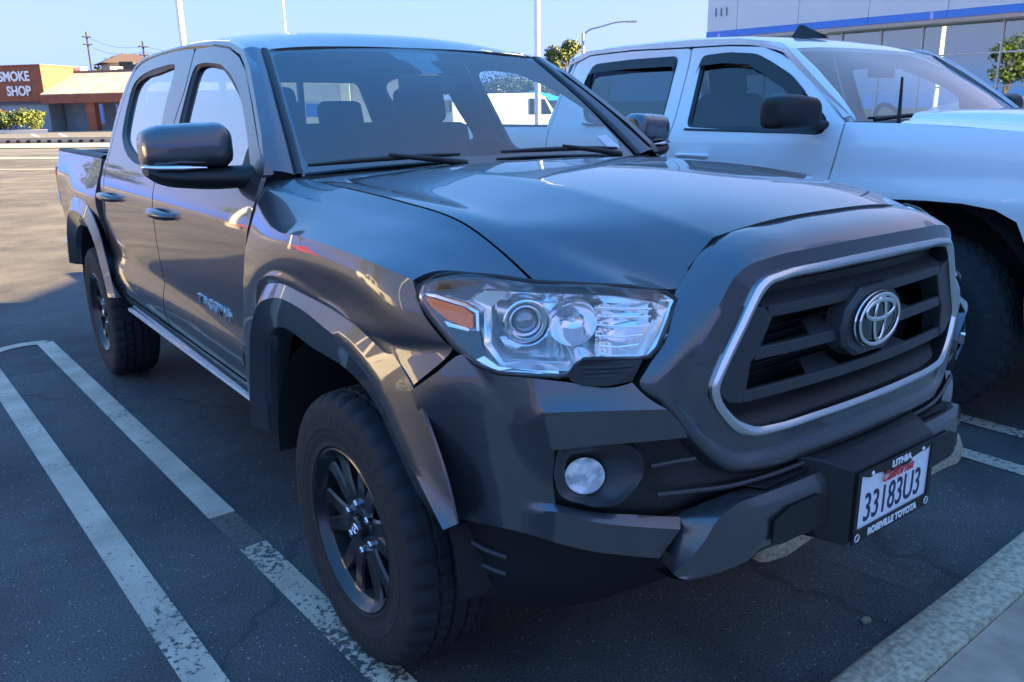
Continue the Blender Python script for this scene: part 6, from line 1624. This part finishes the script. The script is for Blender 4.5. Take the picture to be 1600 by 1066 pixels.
# tan store seen through the driver side
O3 = thing('tan_building', tuple(dp(-.02, 92)), 'long low tan building behind the trees, seen through the windshield', 'building')
obox('wall', -12, 13, 0, 10, 0, 3.9, stucco, O3); obox('roof_band', -12.2, 13.2, -.3, 10.2, 3.9, 4.6, white_cl, O3)
for x in (-10, -6, -2, 2, 6, 10): obox('window', x, x+2.0, -.08, 0, .8, 2.8, dkglass, O3)
# dry hedge
def hedge(l, d, w_, h, mat, label, seed):
    rng = random.Random(seed); t = thing('hedge', tuple(dp(l, d)), label, 'hedge'); v = []; f = []
    cl = [tuple(Rh*x)[:2]+(h*.5, h*.55) for x in np.arange(-w_/2, w_/2, h*.5)]
    v, f = crown([(c[0], c[1], c[2], c[3]) for c in cl], 2600, .05, rng); mk('foliage', v, f, mat, t)
    mk('stems', *box((0, 0, h*.2), (.1, .1, h*.4)), bark, t)
hedge(-.080, 40, 5.0, 1.0, mottled(principled('dry_leaf', (.2,.15,.08), .9), (.16,.12,.06), (.34,.26,.14), 3), 'dry tan hedge seen through the driver side rear window', 51)
grassm = mottled(principled('verge_grass', (.08,.11,.03), .9), (.07,.11,.025), (.14,.17,.05), 3)
mk('grass_verge', [dp(-.12, 33, .012), dp(.10, 33, .012), dp(.10, 37, .014), dp(-.12, 37, .014)], [(0,1,2,3)], grassm)['kind'] = 'structure'
# white van
def van(l, d, label):
    t = thing('white_van', tuple(dp(l, d)), label, 'van', rz=R(-36.36+18))
    prof = [(-2.6,.35),(-2.6,1.9),(-2.5,2.25),(1.3,2.28),(1.75,2.1),(2.25,1.35),(2.85,1.12),(3.0,.85),(3.0,.35)]
    rows = [[(y*.98, s*1.0, z) for y, z in prof] if abs(s) < .9 else [(y*.985, s*.97, .35+(z-.35)*.98) for y, z in prof] for s in (-.96, -.9, -.3, .3, .9, .96)]
    rows = [[(p[0], s_*.98, p[2]-(.06 if abs(s_) > .94 and p[2] > 2 else 0)) for p in r] for r, s_ in zip(rows, (-.97, -.90, -.3, .3, .90, .97))]
    A = grid(rows, (1, 1)); V, F = shell(A, 0, hint=(0, 0, 1.2)); mb = MB(); mb.add(V, F)
    mb.add([tuple(p) for p in A[0]], [tuple(range(len(prof)))]); mb.add([tuple(p) for p in A[-1]], [tuple(reversed(range(len(prof))))])
    mb.make('body', whitep, t, 25)
    for s in (-1, 1):
        mk('side_window', *prism([(.95, s*.965, 1.35), (2.0, s*.965, 1.35), (1.66, s*.965, 1.98), (.95, s*.965, 2.02)], (0, s*.012, 0)), blackg, t)
        for x in (-1.6, 2.0):
            mk('wheel', *lathe([(-.12, .001), (-.12, .30), (-.10, .34), (.10, .34), (.12, .30), (.12, .001)], 24, (x, s*.88, .34), 'y'), rubber, t, 40)
    mk('windshield', *prism([(1.80, -.80, 2.04), (1.80, .80, 2.04), (2.28, .85, 1.40), (2.28, -.85, 1.40)], (.02, 0, .015)), blackg, t)
    mk('rear_window', *box((-2.60, 0, 1.75), (.03, 1.3, .5)), blackg, t)
van(-.006, 38, 'white cargo van seen through the windshield of the dark truck')
# blue canopy over parked cars
cp = thing('shade_canopy', tuple(dp(.0325, 41)), 'bright blue pointed shade canopy seen through the windshield', 'canopy')
cv = [(-1.25,-1.25,1.95),(1.25,-1.25,1.95),(1.25,1.25,1.95),(-1.25,1.25,1.95),(0,0,2.45)]
mk('canopy_cloth', cv, [(0,1,4),(1,2,4),(2,3,4),(3,0,4)], principled('blue_cloth', (.01,.22,.62), .7), cp)
for x in (-1.2, 1.2):
    for y in (-1.2, 1.2): mk('leg', *tube([(x, y, 0), (x, y, 1.95)], .03, 6), alu, cp)
def smallcar(l, d, rz, mat, label, grp='cars parked by the blue canopy'):
    t = thing('parked_car', tuple(dp(l, d)), label, 'car', grp, rz)
    prof = [(-2.2,.30),(-2.25,.75),(-2.0,.92),(-1.55,.98),(-.95,1.38),(.35,1.42),(1.05,1.0),(1.95,.85),(2.2,.62),(2.2,.30)]
    rows = [[(x, s, z if abs(s) < .8 or z < 1 else z-.10) for x, z in prof] for s in (-.88, -.72, 0, .72, .88)]
    A = grid(rows, (2, 2)); V, F = shell(A, 0, hint=(0, 0, .7)); mb = MB(); mb.add(V, F)
    mb.add([tuple(p) for p in A[0]], [tuple(range(A.shape[1]))]); mb.add([tuple(p) for p in A[-1]], [tuple(reversed(range(A.shape[1])))]); mb.make('body', mat, t, 40)
    for s in (-1, 1):
        mk('side_window', *prism([(-1.3, s*.885, .98), (.75, s*.885, .98), (.25, s*.86, 1.27), (-.85, s*.86, 1.27)], (0, s*.012, 0)), blackg, t)
        for x in (-1.35, 1.35): mk('wheel', *lathe([(-.1, .001), (-.1, .28), (-.08, .32), (.08, .32), (.1, .28), (.1, .001)], 20, (x, s*.80, .32), 'y'), rubber, t, 40)
smallcar(.022, 43, R(10), principled('navy_paint', (.02,.03,.06), .2, .5, 1), 'dark blue car parked left of the pole under the blue canopy')
smallcar(.050, 44, R(25), principled('charcoal_paint', (.05,.055,.065), .2, .5, 1), 'charcoal car parked right of the pole near the blue canopy')
smallcar(-.085, 47, R(-30), principled('silver_car_paint', (.40,.41,.42), .25, .7, 1), 'silver car seen through the driver side rear window beyond the hedge')
# car behind the white truck, in front of the showroom
smallcar(.600, 13.5, R(-30), blackg, 'black car just showing above the white truck hood', 'cars by the showroom')
# white pickup in the sunny lot that the front door mirrors
def copy_tree(o, parent=None):
    c = o.copy(); COL.objects.link(c); c.parent = parent
    for ch in list(o.children): copy_tree(ch, c)
    return c
W2 = copy_tree(W); W2.location = (-8.2, 9.0, 0); W2.rotation_euler = (0, 0, R(165)); W2['label'] = 'white pickup out in the sunny lot, seen only mirrored in the dark truck doors'
red_p = principled('red_paint', (.45,.02,.03), .2, .2, 1)
for p, rz, lab in [((-15, 36, 0), 20, 'red car in the sunny lot mirrored beside the dark truck door handles')]:
    smallcar(0, 10, R(rz), red_p, lab, None); bpy.data.objects[[o.name for o in COL.objects if o.get('label') == lab][0]].location = p
# trees that the showroom glass mirrors
for p, h, w_, lab, sd_ in [((-2, 62, 0), 13, 6, 'tall conifer mirrored in the showroom glass', 61), ((-14, 75, 0), 10, 7, 'broad tree mirrored in the showroom glass', 62)]:
    tree('tree', Vector(p), h, w_, leaf_d, lab, seed=sd_, n=2600)
